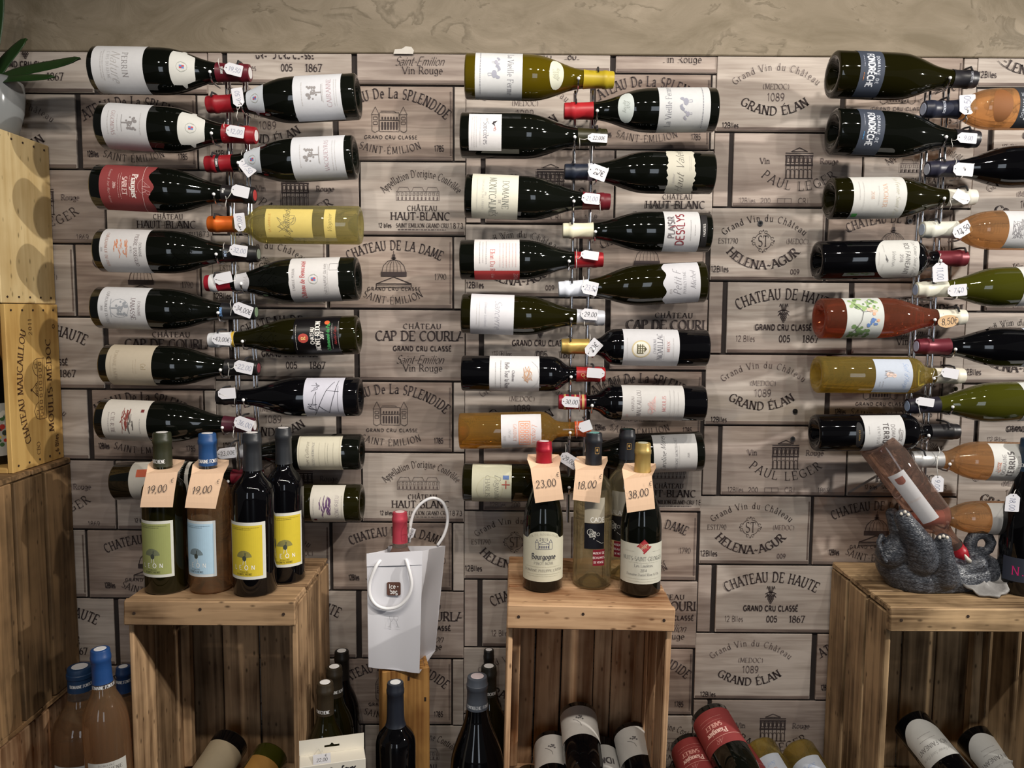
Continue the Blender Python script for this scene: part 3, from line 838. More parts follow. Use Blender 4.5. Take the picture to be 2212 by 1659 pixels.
def bottle(label, B, M, kind='burgundy', R=.0415, glassm=None, cap=None, cap_t=.80, cap_end=(225, 222, 222), labels=(), cap_rough=.4, cap_metal=0.0,
           roll=0.0, fill=None, neckm=None, capmarks=(), group=None, caprings=(), punt=True, end_r=.72):
    """one bottle: glass, capsule, capsule end, labels with their print. labels: dicts in millimetres along the axis"""
    B = Vector(B); M = Vector(M); H = (M - B).length
    root = empty('wine_bottle', frame_axis(B, M, roll))
    tag(root, label, 'wine bottle', group)
    glassm = glassm or DARK_GLASS
    prof = [(t * H, r * R) for t, r in (PUNT if punt else [(0.006, 0)])] + [(t * H, r * R) for t, r in PROF[kind]] + [(H, 0)]
    if fill:
        zf = fill * H
        low = [p for p in prof[:-1] if p[0] < zf] + [(zf, pr(kind, H, R, zf)), (zf, 0)]
        mb = MB(); mb.lathe(low, 56); mb.build('glass_body', glassm, root, autosmooth=50)
        hi = [(zf + .0003, 0), (zf + .0003, pr(kind, H, R, zf))] + [p for p in prof if p[0] > zf + .001]
        mb = MB(); mb.lathe(hi, 32); mb.build('empty_neck', neckm or CLEAR, root, autosmooth=50)
    else:
        mb = MB(); mb.lathe(prof, 56); mb.build('glass_body', glassm, root, autosmooth=50)
    if cap:
        z0 = cap_t * H
        cp = [(z0, pr(kind, H, R, z0) + .0002), (z0, pr(kind, H, R, z0) + .0009)]
        cp += [(t * H, r * R + .0008) for t, r in PROF[kind] if t * H > z0 + .001]
        cp += [(H + .0006, cp[-1][1] * .93), (H + .0006, 0)]
        mb = MB(); mb.lathe(cp, 32)
        cmat = mat('capsule_%d_%d_%d' % tuple(cap), srgb(*cap), cap_rough, cap_metal, var=.06, nscale=90)
        cobj = mb.build('capsule', cmat, root, autosmooth=40)
        if cap_end:
            mb = MB(); mb.lathe([(H + .0004, 0), (H + .0004, pr(kind, H, R, H) * end_r), (H + .0012, pr(kind, H, R, H) * end_r * .95), (H + .0012, 0)], 20)
            mb.build('capsule_end', rgbmat(cap_end, 'capsule_end', .5), cobj, autosmooth=40)
        for (za, zb, rgb) in caprings:
            mb = MB(); n = 3
            mb.lathe([(za + (zb - za) * i / n, pr(kind, H, R, za + (zb - za) * i / n) + .0012) for i in range(n + 1)], 32)
            mb.build('capsule_band', rgbmat(rgb, 'band', .5), cobj, smooth=True)
        if capmarks:
            cols = []; pb = MB()
            for qs, z, rgb, ang in capmarks:
                m = rgbmat(rgb, 'print'); 
                if m not in cols: cols.append(m)
                rr = pr(kind, H, R, z) + .0016
                paint([[(x / 1000, y / 1000) for x, y in q] for q in qs], cols.index(m), pb,
                      lambda x, y: ((rr) * math.sin(x / rr + ang), -(rr) * math.cos(x / rr + ang), z + y), .002)
            pb.build('capsule_lettering', cols, cobj, recalc=False)
    for L in labels:
        z0, z1 = L['z']; z0 *= H; z1 *= H
        zc = (z0 + z1) / 2; rref = pr(kind, H, R, zc); a0 = math.radians(L.get('ang', 0))
        half = math.radians(L.get('half', 60)); off = L.get('off', .0004)
        flat = L.get('flat')
        def surf(x, z, e=0.0):
            r = pr(kind, H, R, z) + off + e; a = x / rref + a0
            return (r * math.sin(a), -r * math.cos(a), z)
        par = root
        if L.get('col'):
            nu, nv = L.get('nu', 26), L.get('nv', 5)
            top = L.get('top') or (lambda u: 1.0); bot = L.get('bot') or (lambda u: 0.0)
            mb = MB(); vs = []
            for i in range(nu + 1):
                u = -1 + 2 * i / nu; x = u * half * rref
                zb_, zt_ = z0 + (z1 - z0) * bot(u), z0 + (z1 - z0) * top(u)
                for j in range(nv + 1): vs.append(surf(x, zb_ + (zt_ - zb_) * j / nv))
            mb.add(vs, [(i * (nv + 1) + j, (i + 1) * (nv + 1) + j, (i + 1) * (nv + 1) + j + 1, i * (nv + 1) + j + 1) for i in range(nu) for j in range(nv)])
            par = mb.build(L.get('name', 'label'), rgbmat(L['col'], 'label_paper', L.get('rough', .7)), root, smooth=True, recalc=False)
        if L.get('items'):
            cols = []; pb = MB()
            for k, (qs, rgb) in enumerate(L['items']):
                m = rgb if not isinstance(rgb, tuple) else rgbmat(rgb, 'print')
                if m not in cols: cols.append(m)
                e = .00022 + .00008 * k
                paint([[(x / 1000, y / 1000) for x, y in q] for q in qs], cols.index(m), pb, lambda x, y: surf(x, zc + y, e))
            pb.build('lettering' if L.get('col') else 'relief', cols, par, recalc=False)
    return root

def hb(label, bx, by, mx, my, y=-.145, **k):
    """bottle between two points seen in the photo, lying level in front of the wall"""
    return bottle(label, P(bx, by, y), P(mx, my, y), **k)

TT = text2d
def tx(s, u, v, size, sty='serif', **k): return TT(s, size, sty, c=(u, v), **k)
BLK = (40, 38, 42); GRY = (140, 136, 136); LGR = (185, 182, 180); RED = (170, 40, 45); GLD = (190, 150, 80); WHT = (236, 236, 238)
def fines(*rows): 
    q = []
    for u, v, w, h in rows: q += fine2d(u, v, w, h)
    return q
shield = dict(top=lambda u: .5 + .5 * (max(0, 1 - abs(u) ** 4)) ** .5 if abs(u) < .72 else .62 - .3 * (abs(u) - .72),
              bot=lambda u: .5 - .5 * (max(0, 1 - abs(u) ** 4)) ** .5 if abs(u) < .72 else .38 + .3 * (abs(u) - .72))
egg = dict(top=lambda u: .5 + .5 * math.sqrt(max(0, 1 - u * u)), bot=lambda u: .5 - .5 * math.sqrt(max(0, 1 - u * u)))
def torn(seed, amp=.03):
    r = random.Random(seed); a = [r.uniform(-amp, 0) for _ in range(40)]; b = [r.uniform(0, amp) for _ in range(40)]
    return dict(top=lambda u: 1 + a[int((u + 1) * 19)], bot=lambda u: b[int((u + 1) * 19)])
def wave_edge(amp=.06, n=2): return dict(top=lambda u: 1 - amp + amp * math.cos(u * math.pi * n))
def rooster(cx, cy, s=1):
    q = disc2d(cx, cy, 6 * s, 4.2 * s); q += disc2d(cx + 5 * s, cy + 6 * s, 2.4 * s, 3.4 * s); q += line2d([(cx + 2 * s, cy + 2 * s), (cx + 5 * s, cy + 8 * s)], 3 * s)
    for k in range(5): q += circ2d(cx - 6 * s, cy + 1 * s, (5 + k) * s, .9 * s, 60 + k * 8, 170)
    q += line2d([(cx - s, cy - 4 * s), (cx - s, cy - 10 * s), (cx + 2 * s, cy - 10 * s)], .8 * s); q += line2d([(cx + 2 * s, cy - 4 * s), (cx + 3 * s, cy - 10 * s)], .8 * s)
    return q
def chateau(cx, cy, s=1):
    q = frame2d(cx - 10 * s, cy - 6 * s, cx + 10 * s, cy + 4 * s, .7 * s)
    for x in (-13, 13): q += frame2d(cx + (x - 3) * s, cy - 6 * s, cx + (x + 3) * s, cy + 7 * s, .7 * s) + line2d([(cx + (x - 3) * s, cy + 7 * s), (cx + x * s, cy + 13 * s), (cx + (x + 3) * s, cy + 7 * s)], .8 * s)
    for k in range(5): q += rect2d(cx + (-8.5 + k * 4) * s, cy - 4 * s, cx + (-6.5 + k * 4) * s, cy + 1 * s)
    q += line2d([(cx - 10 * s, cy + 4 * s), (cx, cy + 9 * s), (cx + 10 * s, cy + 4 * s)], .8 * s)
    return q
def tree(cx, cy, s=1):
    q = []; r = random.Random(2)
    for k in range(26): q += disc2d(cx + r.uniform(-8, 8) * s, cy + r.uniform(-4, 10) * s, r.uniform(.8, 2.2) * s, n=6)
    q += line2d([(cx, cy - 9 * s), (cx, cy)], 1.6 * s); q += line2d([(cx - 11 * s, cy - 9 * s), (cx + 11 * s, cy - 9 * s)], .6 * s)
    return q
def scribble(cx, cy, w, h, n, seed, lw=.7):
    r = random.Random(seed); pts = [(cx + r.uniform(-w / 2, w / 2), cy + r.uniform(-h / 2, h / 2)) for _ in range(n)]
    return line2d(pts, lw)
def brush(cx, cy, w, h, seed, n=16):
    r = random.Random(seed); q = []
    for k in range(n):
        y = cy + r.uniform(-.5, .5) * h; x0 = cx + r.uniform(-.5, .1) * w; x1 = x0 + r.uniform(.2, .5) * w
        q += line2d([(x0, y), ((x0 + x1) / 2, y + r.uniform(-.1, .12) * h), (x1, y + r.uniform(-.1, .1) * h)], r.uniform(.6, 2.2))
    return q
def arms(cx, cy, s=1):
    return ([(rect2d(cx - 3 * s, cy, cx, cy + 4 * s) + rect2d(cx, cy - 4 * s, cx + 3 * s, cy), (186, 70, 80)),
             (rect2d(cx, cy, cx + 3 * s, cy + 4 * s) + rect2d(cx - 3 * s, cy - 4 * s, cx, cy), (90, 130, 190)),
             (circ2d(cx, cy, 9 * s, .5) + line2d([(cx - 6 * s, cy - 6 * s), (cx - 9 * s, cy - 2 * s), (cx - 6 * s, cy + 6 * s)], 1 * s) + line2d([(cx + 6 * s, cy - 6 * s), (cx + 9 * s, cy - 2 * s), (cx + 6 * s, cy + 6 * s)], 1 * s), (170, 172, 165))])
def crest_relief():
    q = circ2d(0, 0, 15, 1.6) + line2d([(-9, -12), (9, 12)], 2.2) + line2d([(9, -12), (-9, 12)], 2.2) + circ2d(0, 13, 5, 1.4)
    for a in range(-150, 331, 24): q += text2d('I', 4, 'bold', c=(20 * math.cos(math.radians(a)), 20 * math.sin(math.radians(a))), rot=math.radians(a - 90))
    return q + rect2d(-3, 5, 3, 9)

WINE = (92, 22, 34); REDC = (140, 24, 34)
def pos(i, n, side, rack):
    o = ['top', 'second', 'third', 'fourth', 'fifth', 'sixth', 'seventh', 'lowest'][min(i, 7)]
    if i == n - 1: o = 'lowest'
    return '%s on %s side of %s rack' % (o, side, rack)
def ax(b, m):
    """helper: positions along the bottle given in photo pixels"""
    return lambda p0, p1: ((p0 - b) / (m - b), (p1 - b) / (m - b)) if abs(p0 - b) < abs(p1 - b) else ((p1 - b) / (m - b), (p0 - b) / (m - b))
G1 = 'bottles lying in the left wall rack'; G2 = 'bottles lying in the middle wall rack'; G3 = 'bottles lying in the right wall rack'
capw = lambda s, z, ang=0, size=4.2, rgb=(225, 225, 225): (text2d(s, size, 'boldserif', xs=.8), z, rgb, ang)

# ---- left rack, necks to the right
a = ax(209, 540)
hb('dark bottle, wordy white label and shield neck label, ' + pos(0, 8, 'left', 'left'), 209, 152, 540, 158, cap=WINE, cap_t=.79, group=G1, R=.0425,
   labels=[dict(z=a(222, 330), half=88, col=(228, 228, 230), items=[(tx('PERRIN', 0, 14, 10.5, 'serifl', sp=.12), GRY), (tx('Nature', 2, -3, 17, 'script'), LGR), (tx('CÔTES DU RHÔNE', 0, -17, 5, 'serifl', sp=.15), LGR), (fines((0, -26, 60, 1.6), (0, -30, 50, 1.6)), LGR)]),
           dict(name='neck_label', z=a(384, 432), half=75, col=(224, 224, 218), items=arms(0, 0, 1.0), **shield)], capmarks=[capw('PERRIN', .242, 0, 4)])
a = ax(223, 553)
hb('dark bottle, white label with grey tree, ' + pos(1, 8, 'left', 'left'), 223, 272, 553, 293, cap=REDC, cap_t=.79, group=G1, R=.0425,
   labels=[dict(z=a(243, 338), half=86, col=(228, 228, 230), items=[(tx('GIGONDAS', 0, -21, 7, 'serifl', sp=.12), (170, 140, 140)), (tree(0, 8, 1.4), GRY), (fines((0, 30, 40, 1.6), (0, -30, 44, 1.4), (0, -12, 30, 1.3)), LGR)]),
           dict(name='neck_label', z=a(401, 452), half=75, col=(224, 224, 218), items=arms(0, 0, 1.0), **shield)], capmarks=[capw('PERRIN', .244, 0, 4)])
a = ax(213, 550)
hb('dark bottle with brick red label, ' + pos(2, 8, 'left', 'left'), 213, 404, 550, 422, cap=(26, 24, 26), cap_t=.80, group=G1, R=.042,
   labels=[dict(z=a(238, 354), half=87, col=(156, 66, 66), items=[(tx('Piaugier', 0, 14, 11, 'boldserif'), (238, 228, 222)), (tx('SABLET', 0, -4, 9, 'boldserif', xs=.9), (225, 190, 185)), (tx('2016', 0, -23, 5, 'boldserif'), (225, 190, 185)),
           (tx('A', -5, 37, 15, 'script') + tx('R', 7, 36, 15, 'script') + circ2d(0, 37, 16, .6, 200, 340), (205, 150, 148)), (line2d([(-62, 25), (-30, 29), (0, 30), (30, 29), (62, 25)], .8), (225, 190, 185)), (tx('Rasteau & Jean-Marc Autran', 0, -33, 4.5, 'script'), (225, 190, 185)), (fines((0, 5, 40, 1.2), (0, -12, 50, 1.2), (0, -16, 46, 1.2)), (215, 170, 165))], top=lambda u: .93 + .07 * math.cos(u * 9) * (1 - abs(u)))],
   capmarks=[capw('Piau', .245, -.2, 5)], cap_end=(176, 60, 60))
a = ax(219, 558)
hb('dark bottle, white label with orange drawing, ' + pos(3, 8, 'left', 'left'), 219, 541, 558, 549, cap=(26, 25, 26), cap_t=.79, group=G1, cap_end=(120, 130, 115), R=.041,
   labels=[dict(z=a(238, 336), half=86, col=(226, 224, 224), items=[(brush(-2, -4, 40, 26, 4), (206, 130, 90)), (tx('PIERRE USSEGLIO', 0, 24, 6.5, 'serifl'), (110, 90, 90)), (tx('DOMAINE', 0, 33, 5, 'serifl'), GRY), (tx('CHÂTEAUNEUF-DU-PAPE', 0, -31, 5, 'serifl'), (180, 130, 110)), (tx('& FILS', 0, 16, 3.5, 'serifl'), GRY), (tx('2018', 0, -39, 3.5, 'serifl'), GRY)]),
           dict(z=a(380, 440), half=60, off=.0006, items=[(crest_relief(), DARK_GLASS)])], capmarks=[capw('DOM', .245, .1, 5, (170, 190, 220))])
a = ax(213, 553)
hb('dark bottle, white label with round grey scene, ' + pos(4, 8, 'left', 'left'), 213, 664, 553, 674, cap=(24, 25, 28), cap_t=.79, group=G1, cap_end=(118, 140, 112), R=.040,
   labels=[dict(z=a(234, 334), half=86, col=(226, 226, 228), items=[(tree(0, -6, 1.6) + circ2d(0, -4, 18, .7), (150, 154, 160)), (tx('JANASSE', 0, 21, 8.5, 'serifl', sp=.1), (110, 90, 95)), (tx('DOMAINE', 0, 33, 5, 'serifl', sp=.1), (150, 140, 140)), (tx('CHÂTEAUNEUF DU PAPE', 0, -29, 5, 'serifl'), GRY), (tx('2018', 0, -37, 4, 'serifl'), GRY)]),
           dict(z=a(375, 435), half=60, off=.0006, items=[(crest_relief(), DARK_GLASS)])], capmarks=[capw('JANASSE', .243, .1, 5, (120, 165, 220))])
a = ax(230, 558)
hb('dark bottle with plain beige label, ' + pos(5, 8, 'left', 'left'), 230, 787, 558, 795, cap=(24, 23, 24), cap_t=.79, group=G1, cap_end=(120, 50, 60), R=.039,
   labels=[dict(z=a(250, 346), half=86, col=(203, 190, 168), items=[(tx('CeJ', 0, 28, 9, 'serifl', xs=.7), (150, 130, 90)), (fines((0, 14, 28, 1.6), (0, 9, 24, 1.6)), (186, 172, 150)), (tx('DOMAINE JUVENAL', 0, -26, 6, 'serifl'), (178, 164, 142)), (fines((0, -34, 40, 1.4)), (186, 172, 150))])])
a = ax(222, 550)
hb('dark bottle, cream label with rust brushstrokes, ' + pos(6, 8, 'left', 'left'), 222, 905, 550, 919, cap=(70, 26, 38), cap_t=.80, group=G1, R=.040,
   labels=[dict(z=a(242, 336), half=86, col=(222, 216, 206), items=[(brush(-6, 2, 50, 18, 9, 24), (130, 60, 52)), (brush(-4, 10, 44, 14, 2, 10), (90, 84, 80)), (tx('CÔTE-RÔTIE', 0, -22, 7, 'serifl'), (120, 100, 100)), (rect2d(-28, 30, -22, 36), (110, 40, 40)), (fines((6, 30, 30, 1.3), (0, -30, 40, 1.2)), GRY)])])
a = ax(252, 575)
hb('dark bottle, cream label behind peach price cards, ' + pos(7, 8, 'left', 'left'), 252, 1040, 566, 1028, y=-.116, cap=(110, 26, 40), cap_t=.80, group=G1, R=.0375,
   labels=[dict(z=a(298, 426), half=86, col=(222, 216, 204), items=[(tx('DOMAINE DUVAL', 0, 36, 7, 'serifl'), GRY), (rect2d(-30, -44, -14, -20), (205, 100, 70)), (fines((0, -20, 40, 1.4), (0, 8, 40, 1.4)), LGR)])])
# ---- left rack, necks to the left
a = ax(775, 449)
hb('dark bottle, white label with grey tree, ' + pos(0, 8, 'right', 'left'), 775, 209, 449, 226, cap=REDC, cap_t=.83, group=G1, R=.042, cap_end=None,
   labels=[dict(z=a(645, 746), half=82, col=(224, 226, 232), items=[(tx('CAIRANNE', 0, -22, 8.5, 'serifl', sp=.1), (176, 150, 156)), (tree(0, 4, 1.4), GRY), (fines((0, 28, 44, 1.5), (0, -11, 34, 1.3), (0, -32, 50, 1.2), (0, -36, 50, 1.2)), LGR)]),
           dict(name='neck_label', z=a(539, 580), half=75, col=(220, 226, 234), items=arms(0, 0, .9), **shield)])
a = ax(769, 446)
hb('dark bottle, white label with grey tree, ' + pos(1, 8, 'right', 'left'), 769, 340, 446, 355, cap=REDC, cap_t=.82, group=G1, R=.041, cap_end=None,
   labels=[dict(z=a(641, 752), half=82, col=(224, 226, 232), items=[(tx('VACQUEYRAS', 0, -16, 7.5, 'serifl', sp=.1), (176, 150, 156)), (tree(0, 10, 1.4), GRY), (fines((0, 32, 44, 1.5), (0, -4, 34, 1.3), (0, -28, 60, 1.2), (0, -33, 60, 1.2)), LGR)]),
           dict(name='neck_label', z=a(534, 573), half=75, col=(220, 226, 234), items=arms(0, 0, .9), **shield)], caprings=[(.258, .265, (30, 28, 30))], capmarks=[capw('FAMILLE', .2615, 0, 4)])
a = ax(780, 452)
hb('pale yellow wine in clear bottle with yellow label, ' + pos(2, 8, 'right', 'left'), 780, 487, 452, 484, kind='bordeaux', R=.0365, glassm=YELLOW_WINE, cap=(206, 98, 30), cap_t=.83, cap_metal=.35, cap_end=None, group=G1,
   labels=[dict(z=a(585, 684), half=46, col=(226, 204, 116), items=[(tx('LA GABRIELE', 0, 36, 4, 'serifl', sp=.2), (190, 130, 60)), (scribble(0, 4, 34, 40, 14, 5, .8) + circ2d(-6, 8, 8, .8) + circ2d(6, -4, 10, .8, 40, 300), (140, 130, 90)), (tx('La Calade', 0, 4, 12, 'script'), (110, 104, 76))]),
           dict(name='strip_label', z=a(709, 733), half=46, col=(226, 204, 116), items=[(tx('Viognier', 0, 0, 8, 'script'), (120, 112, 70))])])
a = ax(775, 446)
hb('embossed dark bottle, white label with red blackletter, ' + pos(3, 8, 'right', 'left'), 775, 602, 446, 612, cap=(150, 24, 40), cap_t=.83, group=G1, R=.042, cap_end=None,
   labels=[dict(z=a(636, 741), half=86, col=(228, 226, 226), items=[(tx('Château de Beaucastel', 0, 21, 8.5, 'black', xs=.8), (178, 92, 92)), (tx('FAMILLE PERRIN', 0, 38, 4.5, 'serifl'), GRY)] + arms(0, 0, 1.0) + [(tx('CHÂTEAUNEUF-DU-PAPE', 0, -22, 4.5, 'sansl'), GRY), (frame2d(16, -46, 30, -30, .5), GRY), (fines((0, -27, 60, 1.1)), LGR)], **torn(4, .012)),
           dict(name='vintage_band', z=a(512, 547), half=60, col=(222, 222, 226), items=[(tx('2014', 0, -8, 8, 'serifl'), LGR)], bot=lambda u: .28 * (1 - math.cos(u * 3)) * .5),
           dict(z=a(560, 615), half=60, off=.0006, items=[(crest_relief(), DARK_GLASS)])], caprings=[(.272, .286, (226, 226, 228))])
a = ax(776, 453)
hb('dark bottle with black label in coloured lettering, ' + pos(4, 8, 'right', 'left'), 776, 723, 453, 735, cap=(224, 226, 230), cap_t=.825, group=G1, R=.0375, glassm=OLIVE_DARK, cap_end=None,
   labels=[dict(z=a(645, 742), half=84, col=(16, 14, 16), rough=.35, items=[(tx('CHATEAU', 2, 8, 7, 'bold', xs=.85), (226, 222, 216)), (tx('MONT-REDON', 2, -2, 9, 'boldserif', xs=.85), (230, 226, 220)), (tx('2017', 2, -11, 6, 'bold'), (220, 216, 210)),
           (disc2d(-2, 25, 9, 10), (176, 70, 60)), (tx('R', -2, 25, 8, 'boldserif'), (222, 190, 120)), (tx('Châteauneuf-du-Pape', 0, -22, 6.5, 'black', xs=.8), (70, 160, 90)), (disc2d(28, -20, 5), (206, 96, 50)), (tx('Abeille-Fabre', 0, -36, 5, 'script'), (190, 60, 60)), (fines((0, 39, 50, 1.2), (0, -30, 50, 1.1), (0, -42, 60, 1.1)), (180, 176, 170))]),
           dict(z=a(560, 610), half=55, off=.0006, items=[(crest_relief(), OLIVE_DARK)])], caprings=[(.2405, .246, (206, 170, 60))])
a = ax(780, 470)
hb('dark bottle, white label with ink drawing, ' + pos(5, 8, 'right', 'left'), 780, 857, 470, 858, cap=(26, 24, 26), cap_t=.85, group=G1, R=.038, glassm=BLACK_GLASS, cap_end=None,
   labels=[dict(z=a(666, 749), half=80, col=(218, 218, 232), items=[(scribble(-6, 20, 40, 22, 12, 8, .7), (50, 48, 60)), (line2d([(-40, 20), (-14, 8), (-30, -10), (10, -22), (40, -28)], 1.0) + line2d([(-14, 8), (16, -6), (36, -20)], 1.0) + line2d([(16, -6), (14, -30)], .8) + line2d([(26, -28), (-30, -28)], .6), (50, 48, 60)), (scribble(24, 16, 20, 20, 9, 3, .6), (60, 58, 70))])])
a = ax(783, 490)
hb('dark bottle with framed cream label, ' + pos(6, 8, 'right', 'left'), 783, 976, 490, 976, y=-.10, cap=(206, 208, 214), cap_t=.83, cap_metal=.4, group=G1, R=.0365, glassm=DARK_GLASS, cap_end=None,
   labels=[dict(z=a(652, 745), half=70, col=(224, 218, 196), items=[(frame2d(-42, -40, 42, 40, .6), (170, 160, 140)), (tx('Yves Cuilleron', 0, 24, 7, 'script'), (120, 110, 100)), (tx('CROZES HERMITAGE', 0, 12, 4.5, 'serifl'), GRY), (fines((0, 0, 50, 1.1), (0, -12, 50, 1.1), (0, -17, 46, 1.1), (0, -28, 50, 1.1)), (170, 164, 150))])])
a = ax(783, 470)
hb('dark bottle, cream label with purple brushstrokes, ' + pos(7, 8, 'right', 'left'), 783, 1086, 480, 1086, y=-.085, cap=(60, 26, 50), cap_t=.83, group=G1, R=.0385, glassm=OLIVE_DARK, cap_end=None,
   labels=[dict(z=a(676, 749), half=80, col=(224, 218, 206), items=[(brush(0, 4, 50, 22, 12, 26), (96, 66, 106)), (tx('CONDRIEU', 0, -20, 7.5, 'serifl', sp=.1), (150, 140, 146)), (rect2d(-34, 22, -28, 28), (110, 40, 50)), (fines((0, 27, 34, 1.2), (0, -30, 46, 1.1)), GRY)])])

# ---- middle rack, necks to the right
OLC = (170, 150, 40)
a = ax(1005, 1325)
hb('olive bottle with yellow capsule and rooster label, ' + pos(0, 8, 'left', 'middle'), 1005, 165, 1325, 173, cap=(178, 156, 36), cap_t=.795, group=G2, glassm=OLIVE, R=.0415, cap_end=None,
   labels=[dict(z=a(1028, 1128), half=88, col=(222, 224, 226), items=[(tx('La Vieille Ferme', 4, 22, 11, 'serifl', xs=.9), (120, 120, 128)), (rooster(6, -8, 1.15), (150, 152, 166)), (rooster(-16, -5, .75), (160, 160, 174)), (fines((0, -34, 90, 1.8)), (130, 130, 140))]),
           dict(name='neck_label', z=a(1185, 1216), half=55, col=(226, 228, 208), items=[(tx('Récolte', 0, 3, 6, 'script') + tx('2019', 0, -4, 6, 'script'), (130, 130, 110))], **egg)])
a = ax(995, 1310)
hb('dark bottle, small white label with leaping figure, ' + pos(1, 8, 'left', 'middle'), 995, 292, 1310, 297, cap=(44, 42, 20), cap_t=.80, group=G2, R=.042, cap_end=None,
   labels=[dict(z=a(1015, 1084), half=52, col=(226, 224, 226), items=[(tx('Sorcières', 4, 2, 10, 'serifl', xs=.9), (110, 108, 116)), (tx('les', -22, 4, 5, 'script'), GRY), (scribble(-14, 18, 10, 12, 8, 3, 1.6), (40, 36, 42)), (scribble(-4, 18, 10, 6, 8, 5, .5), (170, 90, 80)), (fines((0, -9, 50, 1.3), (0, -16, 60, 1.2), (0, -20, 60, 1.2), (0, -24, 56, 1.2)), LGR)])])
a = ax(1005, 1317)
hb('dark bottle, cream label with tall serif lettering, ' + pos(2, 8, 'left', 'middle'), 1005, 423, 1317, 436, cap=(100, 24, 34), cap_t=.81, group=G2, R=.0415, cap_end=None,
   labels=[dict(z=a(1021, 1119), half=84, col=(222, 220, 204), items=[(tx('DOMAINE', 0, 20, 12, 'serifl', xs=.85), (110, 112, 106)), (tx('MONTCALMÈS', 6, -4, 13, 'serifl', xs=.8), (110, 112, 106)), (tx('DE', 14, 9, 5, 'serifl'), GRY), (tx('TERRASSES DU LARZAC', 0, -22, 3.6, 'sansl', sp=.25), LGR), (tx('2016', 0, -17, 3, 'sansl'), LGR), (fines((0, -33, 60, 1.1)), LGR)])])
a = ax(994, 1302)
hb('dark bottle, white and red striped label, ' + pos(3, 8, 'left', 'middle'), 994, 561, 1302, 561, cap=(150, 28, 36), cap_t=.80, cap_metal=.3, group=G2, R=.038, cap_end=None,
   labels=[dict(z=a(1026, 1122), half=84, col=(226, 222, 222), items=[([[(24, -43), (56, -43), (56, 43), (24, 43)]], (176, 52, 52)), (tx('Elian Da Ros', 8, -8, 9, 'serifl', xs=.85), (190, 80, 76)), (tx('2016', 40, 36, 8, 'serifl'), (228, 190, 186)), (tx('Elian', 38, -8, 5, 'sansl'), (230, 190, 186)),
           (sum([[r for r in fine2d(-8, v, 50, 1.1)] for v in (6, 12, 18, 24, 30, 36)], []), (200, 150, 146)), (fines((-14, -20, 50, 1.1), (-14, -26, 44, 1.1), (-14, -32, 48, 1.1)), GRY)])])
a = ax(997, 1305)
hb('dark bottle, plain pale label and silver capsule, ' + pos(4, 8, 'left', 'middle'), 997, 677, 1305, 687, cap=(200, 202, 210), cap_t=.805, cap_metal=.25, group=G2, R=.0385, glassm=OLIVE_DARK, cap_end=None,
   labels=[dict(z=a(1018, 1110), half=84, col=(222, 222, 228), items=[(tx('Sancerre', 0, 12, 13, 'script'), (160, 160, 170)), (tx('Domaine Vacheron', 0, -12, 5, 'script'), (176, 176, 184)), (fines((0, -24, 50, 1.1), (0, -29, 40, 1.1)), LGR)])])
a = ax(997, 1306)
hb('square-shouldered dark bottle, white label with arms, ' + pos(5, 8, 'left', 'middle'), 997, 806, 1306, 809, kind='bordeaux', cap=(160, 30, 34), cap_t=.80, group=G2, R=.0345, glassm=BLACK_GLASS, cap_end=None,
   labels=[dict(z=a(1058, 1164), half=84, col=(226, 226, 228), items=[(tx('Belle Tour la Rose', 2, -14, 8, 'black', xs=.72), (120, 116, 120)), (tx('Château', 2, -2, 5, 'black'), (120, 116, 120)), (scribble(0, 24, 34, 22, 26, 6, .7) + circ2d(0, 26, 8, .8), (190, 150, 120)), (circ2d(0, 14, 34, .6, 35, 145), (170, 168, 170)), (fines((0, -26, 60, 1.4), (0, -36, 50, 1.2)), GRY)])], capmarks=[(circ2d(0, 0, 3, .8) + circ2d(5, 6, 4, .8), .236, (220, 170, 110), 0)])
a = ax(992, 1275)
hb('amber sweet wine in clear bottle, orange arches label, ' + pos(6, 8, 'left', 'middle'), 992, 931, 1275, 926, kind='bordeaux', cap=(214, 92, 48), cap_t=.88, group=G2, R=.0355, glassm=AMBER_WINE, cap_end=None,
   labels=[dict(z=a(1083, 1168), half=66, col=(228, 226, 230), items=[(sum([frame2d(-18 + k * 7, -1, -14 + k * 7, 6, 1.2) + frame2d(-18 + k * 7, 8, -14 + k * 7, 14, 1.2) for k in range(6)], []) + frame2d(-22, -4, 26, 17, 1.4), (236, 150, 110)), (tx('Loupiac', 4, 26, 10, 'script'), (226, 150, 120)), (tx('GAUDIET', 0, -12, 6, 'serifl', sp=.15), (226, 160, 130)), (tx('750 ml', 0, -22, 5, 'script'), LGR), (tx('2011', 10, -32, 5, 'serifl'), LGR)])])
a = ax(1000, 1310)
hb('dark olive bottle, pale green label with small cross, ' + pos(7, 8, 'left', 'middle'), 1000, 1041, 1310, 1046, y=-.116, cap=(60, 60, 30), cap_t=.80, group=G2, R=.038, glassm=OLIVE_DARK, cap_end=None,
   labels=[dict(z=a(1021, 1105), half=84, col=(218, 216, 190), items=[(tx('Daguand', 4, 12, 12, 'script'), (130, 128, 120)), (tx('CHABLIS', 0, -8, 9, 'serifl'), (150, 148, 134)), (circ2d(6, -4, 26, .8), (196, 192, 160)), (rect2d(-22, 22, -14, 34), (96, 120, 170)), (line2d([(-12, 28), (4, 28)], 2) + line2d([(-4, 20), (-4, 36)], 2), (170, 70, 60)), (fines((0, -15, 30, 1.1)), LGR)])])
